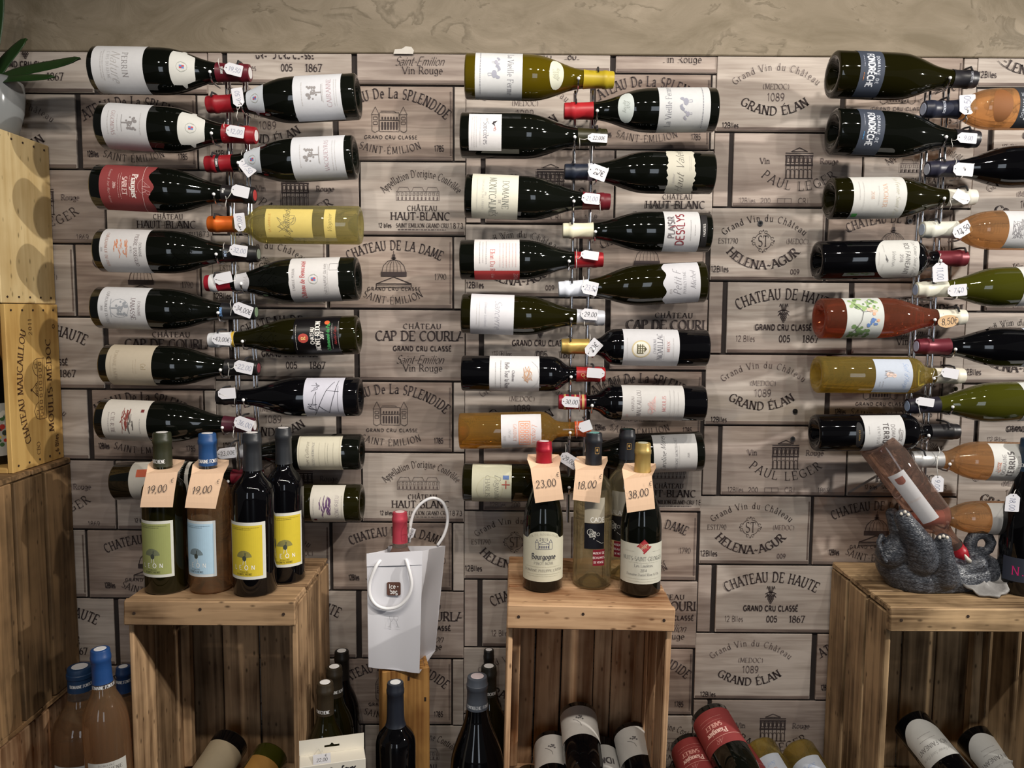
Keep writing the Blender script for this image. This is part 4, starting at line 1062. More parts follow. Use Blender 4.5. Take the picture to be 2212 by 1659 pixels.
# ---- middle rack, necks to the left
a = ax(1545, 1219)
hb('dark bottle with red capsule and rooster label, ' + pos(0, 7, 'right', 'middle'), 1545, 238, 1219, 240, cap=(170, 34, 42), cap_t=.81, group=G2, R=.0405, cap_end=None,
   labels=[dict(z=a(1416, 1524), half=88, col=(222, 224, 226), items=[(tx('La Vieille Ferme', 0, 30, 11, 'serifl', xs=.9), (130, 130, 138)), (rooster(6, -2, 1.15), (150, 152, 166)), (rooster(-16, -6, .75), (160, 160, 174)), (fines((0, -34, 90, 1.8)), (130, 130, 140))]),
           dict(name='neck_label', z=a(1331, 1364), half=58, col=(222, 232, 230), items=[(tx('Récolte', 0, 3, 6, 'script') + tx('2018', 0, -4, 6, 'script'), (130, 136, 130))], **egg)])
a = ax(1539, 1220)
hb('dark bottle with narrow slanted cream label, ' + pos(1, 7, 'right', 'middle'), 1539, 374, 1220, 371, cap=(30, 36, 50), cap_t=.80, group=G2, R=.0395, cap_end=None, roll=.05,
   labels=[dict(z=a(1431, 1494), half=86, col=(220, 216, 200), items=[(tx('Haut Valette', 2, 2, 14, 'script', xs=1.15), (110, 106, 100)), (tx('Saumur', -22, 14, 6, 'script'), LGR), (fines((10, -16, 30, 1.1), (10, -19, 26, 1.1)), LGR)], **torn(7, .08))], caprings=[(.230, .239, (200, 204, 214))])
a = ax(1532, 1216)
hb('dark bottle, white label with bold dark red lettering, ' + pos(2, 7, 'right', 'middle'), 1532, 502, 1216, 498, cap=(216, 212, 186), cap_t=.795, group=G2, R=.038, cap_end=None,
   labels=[dict(z=a(1428, 1503), half=82, col=(228, 228, 230), items=[(tx('PLAISIR', 6, 21, 12, 'bold', xs=.85), (110, 104, 108)), (tx('DES LYS', 2, 4, 15, 'sans', xs=.95), (130, 36, 48)), (line2d([(4, -2), (0, 8), (8, 14), (4, 24)], 1.4), (130, 36, 48)), (fines((0, -16, 40, 1.1), (0, -24, 20, 1.1)), GRY)]),
           dict(name='strip_label', z=a(1505, 1518), half=50, col=(30, 28, 30), items=[(tx('FAUGERES', 0, 0, 4, 'bold'), (190, 188, 186))])])
a = ax(1522, 1207)
hb('dark olive bottle, white label with handwritten script, ' + pos(3, 7, 'right', 'middle'), 1522, 609, 1207, 625, cap=(216, 222, 234), cap_t=.795, group=G2, R=.0395, glassm=OLIVE_DARK, cap_end=None,
   labels=[dict(z=a(1424, 1503), half=72, col=(226, 226, 232), items=[(tx('Petit F', 0, 8, 14, 'script'), (140, 138, 144)), (tx('POUILLY FUMÉ', 0, -6, 5, 'serifl'), (150, 148, 154)), (tx('2019', -16, 20, 4, 'sansl'), LGR), (tx('Michel', 4, -22, 10, 'script'), (160, 158, 164))], **wave_edge(.05, 3))])
a = ax(1527, 1213)
hb('square-shouldered dark bottle, gold capsule, gold oval on label, ' + pos(4, 7, 'right', 'middle'), 1527, 752, 1213, 748, kind='bordeaux', cap=(186, 156, 88), cap_t=.81, cap_metal=.55, group=G2, R=.0355, glassm=BLACK_GLASS, cap_end=(120, 160, 150),
   labels=[dict(z=a(1342, 1460), half=80, col=(226, 226, 230), items=[(disc2d(-2, 20, 17, 18, 24), (206, 190, 150)), (disc2d(-2, 20, 14.5, 15.5, 24), (232, 228, 216)), ([[(-11, 28), (7, 28), (7, 16), (-2, 9), (-11, 16)]], (90, 84, 60)), (sum([rect2d(-9 + k * 4.4, 14 + j * 4.5, -6 + k * 4.4, 16.6 + j * 4.5) for k in range(4) for j in range(3)], []), (226, 222, 200)),
           (tx('NOAILLAC', 4, -16, 10, 'serifl', xs=.9), (110, 108, 116)), (tx('CHATEAU', 4, -6, 5, 'serifl'), (140, 138, 146)), (tx('MÉDOC', 4, -32, 5, 'serifl'), (190, 120, 110)), (fines((0, 46, 40, 1.1), (0, -24, 50, 1.1), (0, -42, 40, 1.1)), LGR)])])
a = ax(1521, 1207)
hb('square-shouldered dark bottle, gold-banded red capsule, wide label, ' + pos(5, 7, 'right', 'middle'), 1521, 871, 1207, 868, kind='bordeaux', cap=(146, 28, 46), cap_t=.815, group=G2, R=.0345, glassm=BLACK_GLASS, cap_end=None,
   labels=[dict(z=a(1340, 1471), half=82, col=(224, 222, 220), items=[(tx('MAUCAILLOU', 2, 28, 8, 'serifl', xs=.9), (120, 112, 112)), (tx('CHATEAU', 2, 40, 5, 'serifl'), (140, 130, 130)), (tx('MOULIS', 2, -20, 7, 'serifl'), (206, 130, 130)), (scribble(0, 4, 40, 18, 26, 9, .5), (226, 180, 176)), (tx('2011', -24, 50, 4, 'serifl'), (206, 130, 130)), (fines((0, -32, 60, 1.2), (0, -40, 60, 1.2), (0, -48, 50, 1.2)), LGR)])],
   caprings=[(.236, .241, (196, 160, 100)), (.252, .255, (196, 160, 100)), (.272, .276, (196, 160, 100))])
a = ax(1515, 1195)
hb('dark bottle, white label with slanted signature, ' + pos(6, 7, 'right', 'middle'), 1515, 974, 1195, 986, y=-.075, cap=(26, 26, 34), cap_t=.80, group=G2, R=.041, cap_end=None,
   labels=[dict(z=a(1405, 1497), half=70, col=(226, 224, 222), items=[(tx('Caroline Morey', 4, 24, 10, 'script', xs=1.05), (60, 58, 62)), (tx('CHASSAGNE-MONTRACHET', 0, -2, 5, 'serifl'), (140, 138, 140)), (tx('2018', 0, -26, 4, 'serifl'), GRY), (fines((0, -8, 40, 1)), LGR)])])

# ---- right rack, necks to the right
def fond(y0, mx_, my_, i):
    a = ax(1797, mx_)
    hb('dark bottle with slate blue label and white capitals, ' + pos(i, 7, 'left', 'right'), 1797, y0, mx_, my_, cap=(34, 33, 38), cap_t=.83, group=G3, R=.0425, glassm=OLIVE_DARK if i == 0 else DARK_GLASS, cap_end=None,
       labels=[dict(z=a(1838, 1889), half=80, ang=0, col=(62, 70, 86), items=[(tx('FONDRÈCHE', 0, -2, 12, 'bold', xs=.78), (214, 218, 226)), (tx('DOMAINE DE', 0, 11, 5.5, 'bold', sp=.3), (180, 186, 198)), (fines((-16, -15, 24, 1.6)), (170, 176, 190)), (fines((14, -15, 14, 2)), (190, 120, 70) if i == 0 else (70, 140, 200))])],
       capmarks=[capw('FONDRECHE', .256, 0, 4, (150, 152, 160))] if i == 0 else [])
fond(161, 2106, 172, 0); fond(284, 2111, 301, 1)
a = ax(1790, 2105)
hb('dark olive bottle, white label with green corner, ' + pos(2, 7, 'left', 'right'), 1790, 429, 2105, 426, cap=(216, 212, 200), cap_t=.80, group=G3, R=.039, glassm=OLIVE_DARK, cap_end=None,
   labels=[dict(z=a(1826, 1938), half=84, col=(226, 226, 222), items=[(tx('VIOGNIER', 0, 10, 8, 'serifl'), (206, 160, 130)), (tx('2018', 0, -14, 6, 'serifl'), (206, 170, 150)), (tx('La Ferme Saint Pierre', 4, 34, 8, 'script'), (196, 192, 170)), (rect2d(36, -46, 46, -36), (90, 180, 90)), (fines((0, -2, 36, 1.1), (0, -30, 56, 1.1), (-10, -38, 36, 1.1)), LGR)])])
a = ax(1763, 2085)
hb('dark square-shouldered bottle with white shield label, ' + pos(3, 7, 'left', 'right'), 1763, 563, 2085, 558, kind='bordeaux', cap=(108, 36, 46), cap_t=.80, cap_metal=.35, group=G3, R=.037, glassm=BLACK_GLASS, cap_end=None,
   labels=[dict(z=a(1872, 1974), half=72, col=(222, 222, 218), top=lambda u: 1 - .10 * (1 - abs(u)) * (abs(u) < .9) - (.12 if abs(u) > .93 else 0), bot=lambda u: .30 * u * u,
           items=[(tx('ROI FAINEANT', 0, 16, 8.5, 'sans', xs=.95), (120, 118, 116)), (tx('La Ferme Saint Pierre', 0, 31, 6.5, 'script'), (130, 128, 126)), (tx('2018', 0, 4, 6, 'sansl'), GRY), (tx('Ventoux', 0, -10, 7, 'script'), (150, 148, 146)), (scribble(0, -24, 16, 6, 9, 2, .6), (90, 88, 90)), (fines((-20, -28, 16, 1.1), (18, -30, 16, 1.1), (0, -38, 24, 1.1)), LGR)])])
a = ax(1768, 2083)
def picnic():
    r = random.Random(6); it = []
    def blobs(n, x0, x1, y0, y1, s0, s1):
        q = []
        for _ in range(n): q += disc2d(r.uniform(x0, x1), r.uniform(y0, y1), r.uniform(s0, s1), n=7)
        return q
    it.append((blobs(30, -46, -14, -26, 26, 2, 4.5), (150, 176, 120))); it.append((blobs(26, 14, 46, -28, 10, 2, 5), (110, 140, 90)))
    it.append((blobs(14, -40, -20, -20, 20, 1.5, 3), (96, 124, 84))); it.append((blobs(9, -20, -8, 2, 22, 2, 3.6), (228, 190, 170))); it.append((blobs(9, 2, 16, 4, 22, 2, 4), (96, 130, 190)))
    it.append((disc2d(-8, 16, 3) + disc2d(4, 24, 3), (222, 170, 140))); it.append((line2d([(-30, -20), (-12, -4), (6, -8), (30, -22)], 1) + line2d([(-12, -4), (-14, 14)], .8), (70, 70, 70)))
    return it
hb('deep pink wine bottle with painted garden label, ' + pos(4, 7, 'left', 'right'), 1768, 688, 2083, 685, cap=(216, 212, 196), cap_t=.80, group=G3, R=.039, glassm=RED_ROSE, cap_end=None,
   labels=[dict(z=a(1812, 1890), half=80, col=(222, 226, 222), items=picnic())])
a = ax(1762, 2080)
hb('golden wine bottle with pale blue label, ' + pos(5, 7, 'left', 'right'), 1762, 809, 2080, 812, kind='bordeaux', cap=(212, 206, 190), cap_t=.80, group=G3, R=.036, glassm=GOLD_WINE, cap_end=None,
   labels=[dict(z=a(1874, 1952), half=62, col=(206, 216, 232), items=[(tx("Soif d'Ange", -2, 24, 9, 'script'), (150, 176, 216)), (disc2d(-2, 0, 4, 4) + disc2d(-4, -9, 5, 7), (222, 200, 190)), (scribble(-4, -8, 16, 24, 16, 7, .5), (150, 140, 140)), (fines((16, -20, 14, 1.1), (16, -26, 12, 1.1)), GRY)])])
a = ax(1758, 2068)
hb('square-shouldered black bottle with small black oval label, ' + pos(6, 7, 'left', 'right'), 1758, 935, 2068, 932, kind='bordeaux', cap=(28, 27, 30), cap_t=.80, group=G3, R=.0365, glassm=BLACK_GLASS, cap_end=None,
   labels=[dict(z=a(1851, 1936), half=72, col=(222, 222, 222), items=[(tx('TERRUS', 0, 2, 10, 'bold', sp=.15), (96, 92, 92)), (tx('DOMAINE', 0, 16, 7, 'sans', sp=.15), (140, 136, 136)), (tx('VENTOUX', 0, -12, 5, 'sansl', sp=.3), GRY), (scribble(0, 30, 30, 10, 14, 4, .6), GRY), (fines((-10, -30, 16, 1)), GRY)]),
           dict(name='oval_label', z=a(1832, 1848), half=42, col=(24, 22, 24), items=[(tx('La Lisière', 0, 0, 4, 'script'), (190, 150, 70))], **egg)])
# ---- right rack, necks to the left (bases run out of the picture)
def rb(label, mx_, my_, by, bx, i, **k):
    return hb(label + ', ' + pos(i, 8, 'right', 'right'), bx, by, mx_, my_, group=G3, **k)
a = ax(2318, 1995)
rb('orange wine, dark label', 1995, 236, 236, 2318, 0, kind='provence', R=.038, glassm=ROSE_WINE, cap=(36, 40, 56), cap_t=.77, cap_end=(190, 200, 226), end_r=.8,
   labels=[dict(z=a(2176, 2250), half=76, col=(48, 52, 60), items=[(tx('FONDRÈCHE', 0, 14, 11, 'bold', xs=.75), (206, 210, 216)), (tx('DOMAINE DE', 0, 25, 5, 'bold', sp=.3), (170, 176, 186))]),
           dict(name='round_seal', z=a(2122, 2162), half=52, col=(150, 96, 52), **egg)], capmarks=[capw('FONDRECHE', .252, .1, 4.5, (190, 196, 210))])
rb('black bottle with navy capsule', 2003, 366, 356, 2330, 1, R=.0395, glassm=BLACK_GLASS, cap=(40, 40, 56), cap_t=.81, cap_end=(200, 206, 222), end_r=.8)
a = ax(2318, 1992)
rb('orange rosé wine, sketched label', 1992, 496, 499, 2318, 2, kind='provence', R=.0375, glassm=ROSE_WINE, cap=(214, 214, 202), cap_t=.78, cap_end=(190, 204, 226), end_r=.8,
   labels=[dict(z=a(2154, 2240), half=68, col=(226, 226, 228), items=[(scribble(-2, 20, 34, 24, 34, 5, .6), (130, 128, 132)), (scribble(8, 12, 24, 14, 20, 8, .6), (150, 148, 150))])])
a = ax(2300, 1978)
rb('olive green bottle with ivory capsule', 1978, 626, 616, 2300, 3, R=.0385, glassm=OLIVE2, cap=(214, 212, 196), cap_t=.80, cap_end=(170, 186, 216), end_r=.8,
   labels=[dict(z=a(2186, 2270), half=76, col=(226, 226, 222), items=[(fines((0, 20, 40, 1.2), (0, 10, 30, 1.2)), GRY)])])
a = ax(2304, 1980)
rb('black bottle with metallic burgundy capsule', 1980, 748, 751, 2304, 4, R=.0385, glassm=BLACK_GLASS, cap=(106, 38, 50), cap_t=.79, cap_metal=.35, cap_end=(190, 190, 216), end_r=.8,
   labels=[dict(z=a(2196, 2270), half=76, col=(206, 212, 226))])
a = ax(2288, 1960)
rb('olive green bottle with dark capsule', 1960, 877, 863, 2288, 5, R=.039, glassm=OLIVE2, cap=(34, 32, 44), cap_t=.80, cap_end=(150, 170, 200), end_r=.8,
   labels=[dict(z=a(2190, 2270), half=76, col=(222, 224, 220))])
a = ax(2290, 1968)
rb('orange rosé wine with silver capsule', 1968, 992, 999, 2290, 6, kind='provence', R=.0385, glassm=ROSE_WINE, cap=(186, 186, 186), cap_t=.80, cap_metal=.5, cap_end=(200, 200, 206), end_r=.8,
   labels=[dict(z=a(2122, 2206), half=72, col=(226, 226, 222), items=[(tx('TERRUS', 0, 4, 11, 'bold', sp=.12), (96, 92, 92)), (tx('DOMAINE', 0, 18, 7, 'sans', sp=.12), (150, 146, 146)), (tx('VENTOUX', 0, -10, 5, 'sansl', sp=.3), GRY), (scribble(-6, 28, 26, 10, 14, 4, .6), (200, 140, 120))])])
a = ax(2290, 1968)
rb('orange rosé wine behind the elephant figurine', 1968, 1116, 1120, 2290, 7, kind='provence', R=.0335, glassm=ROSE_WINE, cap=(186, 120, 110), cap_t=.80, cap_end=None,
   labels=[dict(z=a(2122, 2206), half=72, col=(226, 224, 220))])

# ------------------------------------------------------------------ wall racks: four rods each, with wire arms that hold the necks
YB = -.145
def rack(label, rods, ytop, ybot, necks, lows):
    """rods: pixel x at top and bottom for the two front rods; necks: (px, py, neck radius, side) of each bottle"""
    base = P((rods[0][0] + rods[1][0]) / 2, ybot, YB + .03)
    root = empty('bottle_rack', frame_at(base)); tag(root, label, 'bottle rack')
    def loc(p): return Vector(p) - base
    ends = []
    for k, (x0, x1) in enumerate(rods):
        f0, f1 = P(x0, ytop, YB + .026), P(x1, lows[k], YB + .026)
        for dy in (0, .018):
            mb = MB(); mb.tube([loc(f0 + Vector((0, dy, 0))), loc(f1 + Vector((0, dy, 0)))], .0027, 10)
            mb.build('rod', CHROME, root, smooth=False, autosmooth=60)
        ends.append((f0, f1))
    # cross bars and stand-offs fixed to the wall
    for t in (.04, .5, .93):
        a = ends[0][0].lerp(ends[0][1], t); b = ends[1][0].lerp(ends[1][1], t); b.z = a.z
        mb = MB(); mb.tube([loc(a + Vector((0, .010, 0))), loc(b + Vector((0, .010, 0)))], .0022, 8); mb.build('cross_bar', CHROME, root, autosmooth=60)
        for q in (a, b):
            mb = MB(); mb.tube([loc(q + Vector((0, .018, .006))), loc(Vector((q.x, -.0005, q.z + .006)))], .0026, 8); mb.build('stand_off', CHROME, root, autosmooth=60)
    for (px, py, r, px2, py2, r2) in necks:
        # lower arm under the neck, its white tip turned up in front
        c = P(px, py, YB); m = MB()
        x, z = c.x, c.z
        yr = YB + .030
        path = [(x, yr, z - r - .003), (x, YB + .004, z - r - .004), (x, YB - r * .7, z - r - .0025), (x, YB - r - .003, z - r * .55), (x, YB - r - .0035, z - r * .25)]
        m.tube([loc(p) for p in path], .0017, 8)
        hook = m.build('wire_arm', CHROME, root, autosmooth=60)
        m = MB(); m.ball(loc(path[-1]), .0032); m.build('arm_tip', WHITE_TIP, hook, smooth=True)
        # upper clip over the capsule
        c = P(px2, py2, YB); x, z = c.x, c.z; m = MB()
        path = [(x, yr, z + r2 + .002), (x, YB + .004, z + r2 + .0035), (x, YB - r2 * .75, z + r2 + .002), (x, YB - r2 - .002, z + r2 * .62)]
        m.tube([loc(p) for p in path], .0019, 8); m.build('wire_clip', DARK_WIRE, root, autosmooth=60)
    return root
nr, ncap = .0165, .0165
def nk(side, rows):
    out = []
    for (lx, ly, ux, uy) in rows: out.append((lx, ly, nr, ux, uy, ncap))
    return out
R1 = nk(0, [(462, 157, 520, 158), (465, 288, 521, 291), (470, 418, 521, 420), (475, 546, 527, 548), (479, 671, 527, 673), (484, 793, 536, 794), (488, 916, 527, 918), (500, 1031, 540, 1029)]) + \
     nk(1, [(529, 222, 464, 225), (522, 351, 465, 354), (526, 485, 470, 485), (528, 609, 470, 611), (531, 732, 477, 734), (533, 857, 486, 858), (547, 976, 505, 976), (540, 1086, 500, 1086)])
rack('chrome rod bottle rack on the wall above the green-labelled bottle', [(488, 519), (526, 558)], 150, 1110, R1, [1090, 1090])
R2 = nk(0, [(1248, 171, 1290, 172), (1240, 296, 1288, 297), (1238, 433, 1284, 435), (1228, 561, 1276, 561), (1233, 684, 1276, 686), (1232, 808, 1280, 809), (1230, 927, 1262, 926), (1228, 1044, 1280, 1046)]) + \
     nk(1, [(1288, 240, 1243, 240), (1287, 371, 1238, 371), (1284, 498, 1234, 498), (1282, 620, 1234, 624), (1280, 749, 1231, 748), (1277, 869, 1230, 868), (1275, 983, 1225, 985)])
rack('chrome rod bottle rack on the wall above the middle crate', [(1243, 1227), (1281, 1262)], 196, 1128, R2, [1128, 1040])
R3 = nk(0, [(2040, 170, 2088, 171), (2032, 296, 2085, 299), (2028, 427, 2078, 426), (2020, 560, 2075, 558), (2008, 686, 2060, 685), (2006, 811, 2052, 812), (1995, 933, 2040, 932)]) + \
     nk(1, [(2078, 237, 2037, 236), (2072, 362, 2030, 365), (2068, 497, 2018, 496), (2060, 623, 2006, 625), (2052, 749, 2005, 748), (2046, 872, 1995, 875), (2040, 994, 1988, 992), (2035, 1118, 1988, 1117)])
rack('chrome rod bottle rack on the wall above the elephant figurine', [(2012, 1952), (2052, 1992)], 150, 1120, R3, [1120, 1120])

# ------------------------------------------------------------------ price tags tied to the necks
def price_tag(px, py, rot, text, where, w=.034, h=.021, faint=False, y=None, neck=None, hang=None, tip=True, shape='hex', lean=0.0):
    y = YB - .0205 if y is None else y
    c = P(px, py, y)
    M = frame_at(c) @ Matrix.Rotation(-math.radians(rot), 4, 'Y') @ Matrix.Rotation(lean, 4, 'X')
    root = empty('price_tag', M)
    a, b = w / 2, h / 2
    if shape == 'oval': pts = [(a * math.cos(k * math.pi / 12), b * math.sin(k * math.pi / 12)) for k in range(24)]
    else: pts = [(-a, -b * .42), (-a * .62, -b), (a * .94, -b), (a, -b * .88), (a, b * .88), (a * .94, b), (-a * .62, b), (-a, b * .42)]
    n = len(pts); mb = MB()
    mb.add([(x, -.0003, z) for x, z in pts] + [(x, .0003, z) for x, z in pts], [tuple(range(n))[::-1], tuple(range(n, 2 * n))] + [(i, (i + 1) % n, (i + 1) % n + n, i + n) for i in range(n)])
    card = mb.build('card', CARD if shape != 'oval' else mat('kraft_oval_card', srgb(206, 172, 132), .8), root)
    if text:
        pb = MB(); size = h * 1000 * (.40 if shape != 'oval' else .5); xs = min(1.0, w * 1000 * .72 / (len(text) * size * .55))
        for q in text2d(text, size, 'hand', xs=xs, c=(w * 1000 * .06, 0)): pb.poly([(x / 1000, -.0006, z / 1000) for x, z in q])
        pb.build('handwriting', FAINT_INK if faint else INK, card, recalc=False)
    if shape != 'oval':
        pb = MB(); pb.tube([(-a * .80, -.0005, 0), (-a * .80, .0005, 0)], .0011, 8); pb.build('eyelet', INK, card)
    # cotton string from the eyelet round the neck
    inv = M.inverted()
    hole = Vector((-a * .80, 0, 0))
    if neck is None: neck = (px - 16, py - 4)
    t = inv @ P(neck[0], neck[1], YB - .0165)
    mb = MB()
    mid = (hole + t) / 2 + Vector((0, -.002, -.003))
    mb.tube([hole, mid, t], .0006, 6)
    u = inv @ (P(neck[0], neck[1], YB) + Vector((0, .0, .0185)))
    d = inv @ (P(neck[0], neck[1], YB) + Vector((0, .0, -.0185)))
    mb2 = MB()
    mb2.tube([t, t.lerp(u, .5) + (inv.to_3x3() @ Vector((0, -.006, .002))), u], .0006, 6); mb2.tube([t, t.lerp(d, .5) + (inv.to_3x3() @ Vector((0, -.006, -.002))), d], .0006, 6)
    mb.add(mb2.v, mb2.f)
    mb.build('string', STRING, root, smooth=True)
    tag(root, 'small %s price tag %son the %s' % ('white' if shape != 'oval' else 'oval kraft', ('reading %s ' % text) if text and not faint else '', where), 'price tag', 'price tags tied to bottle necks')
    return root
PT = price_tag
L_ = lambda i: ['top', 'second', 'third', 'fourth', 'fifth', 'sixth', 'seventh', 'lowest'][i] 
PT(504, 150, -14, '19,50', L_(0) + ' left bottle of left rack', faint=True, neck=(474, 146))
PT(514, 210, 98, '6,50', L_(0) + ' right bottle of left rack', faint=True, neck=(513, 240))
PT(508, 284, -9, '12,00', L_(1) + ' left bottle of left rack', faint=True, neck=(486, 285))
PT(533, 361, -52, '17,50', L_(1) + ' right bottle of left rack', faint=True, neck=(524, 346))
PT(519, 413, -13, '', L_(2) + ' left bottle of left rack', neck=(489, 432))
PT(518, 480, 96, '9,00', L_(2) + ' right bottle of left rack', faint=True, neck=(516, 492))
PT(515, 541, -9, '32,00', L_(3) + ' left bottle of left rack', faint=True, neck=(485, 545))
PT(482, 601, 12, '', L_(3) + ' right bottle of left rack', neck=(512, 606))
PT(524, 669, -20, '34,00€', L_(4) + ' left bottle of left rack', neck=(500, 668), w=.038, h=.023)
PT(478, 733, -5, '43,00€', L_(4) + ' right bottle of left rack', neck=(500, 735), w=.036)
PT(526, 793, -12, '22,00', L_(5) + ' left bottle of left rack', faint=True, neck=(495, 797), w=.037, h=.023)
PT(490, 850, 4, '', L_(5) + ' right bottle of left rack', neck=(508, 856))
PT(526, 915, -20, '36,00', L_(6) + ' left bottle of left rack', faint=True, neck=(505, 928), w=.037, h=.024)
PT(489, 979, 8, '23,00€', L_(6) + ' right bottle of left rack', neck=(512, 978), w=.037, h=.021)
PT(1291, 298, -3, '22,00€', L_(1) + ' left bottle of middle rack', neck=(1252, 300), w=.037, h=.016)
PT(1291, 372, -20, '27€', L_(1) + ' right bottle of middle rack', neck=(1272, 366), w=.036, h=.026)
PT(1276, 429, -6, '21,00', L_(2) + ' left bottle of middle rack', faint=True, neck=(1296, 440), w=.034, h=.020)
PT(1274, 551, -8, '', L_(3) + ' left bottle of middle rack', neck=(1245, 560), w=.034, h=.016)
PT(1274, 622, -12, '23,50', L_(3) + ' right bottle of middle rack', faint=True, neck=(1260, 618), w=.031, h=.025)
PT(1273, 679, -4, '29,00', L_(4) + ' left bottle of middle rack', neck=(1262, 690), w=.032, h=.021)
PT(1281, 752, 50, '23€', L_(4) + ' right bottle of middle rack', neck=(1274, 742), w=.034, h=.024)
PT(1287, 806, 176, '', L_(5) + ' left bottle of middle rack', neck=(1298, 818), w=.034, h=.019)
PT(1232, 868, -4, '30,00', L_(5) + ' right bottle of middle rack', neck=(1252, 868), w=.033, h=.021)
PT(1264, 921, 20, '', L_(6) + ' left bottle of middle rack', neck=(1246, 926), w=.025, h=.020)
PT(1229, 994, -32, '29,00€', 'lowest right bottle of middle rack', neck=(1222, 980), w=.037, h=.023)
PT(2090, 226, 94, '8,50', L_(0) + ' right bottle of right rack', faint=True, neck=(2086, 246), w=.036, h=.030)
PT(2089, 298, -4, '9,00', L_(1) + ' left bottle of right rack', faint=True, neck=(2055, 303), w=.037, h=.019)
PT(2081, 366, -4, '', L_(1) + ' right bottle of right rack', neck=(2062, 362), w=.038, h=.024)
PT(2078, 426, 150, '', L_(2) + ' left bottle of right rack', neck=(2052, 432), w=.032, h=.020)
PT(2078, 497, 32, '12,50', L_(2) + ' right bottle of right rack', neck=(2064, 496), w=.036, h=.024)
PT(2031, 588, -84, '11,00', L_(3) + ' left bottle of right rack', faint=True, neck=(2028, 562), w=.036, h=.029)
PT(2068, 627, 5, '7,50', L_(3) + ' right bottle of right rack', faint=True, neck=(2058, 624), w=.037, h=.022)
PT(2048, 694, 8, '8,50€', L_(4) + ' left bottle of right rack', neck=(2034, 690), w=.040, h=.024, shape='oval')
PT(2052, 806, -10, '', L_(5) + ' left bottle of right rack', neck=(2014, 815), w=.034, h=.019)
PT(1998, 868, -8, '', L_(5) + ' right bottle of right rack', neck=(1985, 880), w=.036, h=.016)
PT(2025, 1045, -90, '9,00', 'seventh right bottle of right rack', faint=True, neck=(2026, 985), w=.032, h=.024)

# ------------------------------------------------------------------ crates
def woodset(name, dark, light, **k): return {ax_: wood(name + '_grain_' + ax_, dark, light, ax_, **k) for ax_ in 'xyz'}
W_OLD = woodset('weathered_grey_brown_plank', srgb(88, 64, 42), srgb(186, 153, 117), spread=.6)
W_HONEY = woodset('honey_crate_plank', srgb(136, 90, 56), srgb(222, 182, 142), spread=.5)
W_DARK = woodset('dim_brown_plank', srgb(80, 62, 42), srgb(156, 124, 88), spread=.8)
W_RIGHT = woodset('greyed_crate_plank', srgb(88, 68, 46), srgb(190, 160, 122), spread=.5)
W_PINE = woodset('pale_pine_board', srgb(196, 166, 112), srgb(226, 202, 152), knots=True, across=30, spread=.1, bump=.08)
W_PINE2 = woodset('golden_pine_board', srgb(176, 134, 72), srgb(214, 176, 108), knots=False, across=30, spread=.15, bump=.08)
NAIL = mat('rusty_nail', srgb(62, 48, 40), .6, .3)
prnd = random.Random(11)
def plank(name, c, d, ws, ax_, parent, bev=.002, jit=.0012):
    mb = MB(); mb.bbox((0, 0, 0), d, bev, 0, jit, prnd)
    return mb.build(name, ws[ax_], parent, M=frame_at(c))
def crate(label, M, w, d, h, ws, nback=4, nside=3, ntop=3, gap=.006, back_gaps=None):
    """a slatted crate stood on its end, open to the front; local origin at its front left bottom corner, y runs to the wall"""
    root = empty('wooden_crate', M); tag(root, label, 'wooden crate')
    t = .011
    for j in range(ntop):                       # top end boards run left to right
        dd = (d - gap * (ntop - 1)) / ntop
        yc = j * (dd + gap) + dd / 2
        plank('top_board', (w / 2, yc, h - t / 2), (w - .002, dd, t), ws, 'x', root)
        plank('bottom_board', (w / 2, yc, t / 2), (w - .002, dd, t), ws, 'x', root)
    for j, z in ((0, h - t - .017), (1, t + .017)):
        plank('front_rail', (w / 2, .0075 - .004, z + (.0055 if j == 0 else -.0055)), (w + .001, .016, .045), ws, 'x', root)
        plank('rear_rail', (w / 2, d - .03, z), (w - 2 * t - .004, .016, .034), ws, 'x', root)
    for s in (0, 1):
        x = t / 2 if s == 0 else w - t / 2
        for j in range(nside):
            g2 = gap * 1.6; dd = (d - .012 - g2 * (nside - 1)) / nside
            plank('side_slat', (x, .012 + j * (dd + g2) + dd / 2, (h) / 2), (t, dd, h - 2 * t - .002 - prnd.uniform(0, .006)), ws, 'z', root)
        for yy in (d - .055,):
            plank('corner_post', (t + .010 if s == 0 else w - t - .010, yy + .008, h / 2), (.018, .022, h - 2 * t - .09), ws, 'z', root)
    wi = (w - 2 * t - .001)
    bw = back_gaps or [1] * nback
    tot = sum(bw); x = t + .0005
    for k in range(len(bw)):
        ww = wi * bw[k] / tot
        plank('back_slat', (x + ww / 2, d - .007, h / 2), (ww - gap * (.35 + prnd.random() * .5), .010, h - 2 * t - .004), ws, 'z', root)
        x += ww
    for (px_, pz_) in ((.02, h - .022), (w - .02, h - .022), (w * .45, h - .014)):
        mb = MB(); mb.tube([(0, 0, 0), (0, -.0015, 0)], .0028, 8); mb.build('nail', NAIL, root, M=frame_at((px_, -.0045, pz_)))
    return root
def tilt(base, ang): return frame_at(base) @ Matrix.Rotation(ang, 4, 'Y')
# left crate
fl = P(268, 1297, -.275); fr = P(637, 1297, -.275); T1 = fl.z; CH = T1 - FLOOR_Z - .001
crate('weathered slatted crate under the peacock-label bottles', frame_at((fl.x, -.275, T1 - CH)), fr.x - fl.x, .262, CH, W_OLD, back_gaps=[.9, 1, 1, .75])
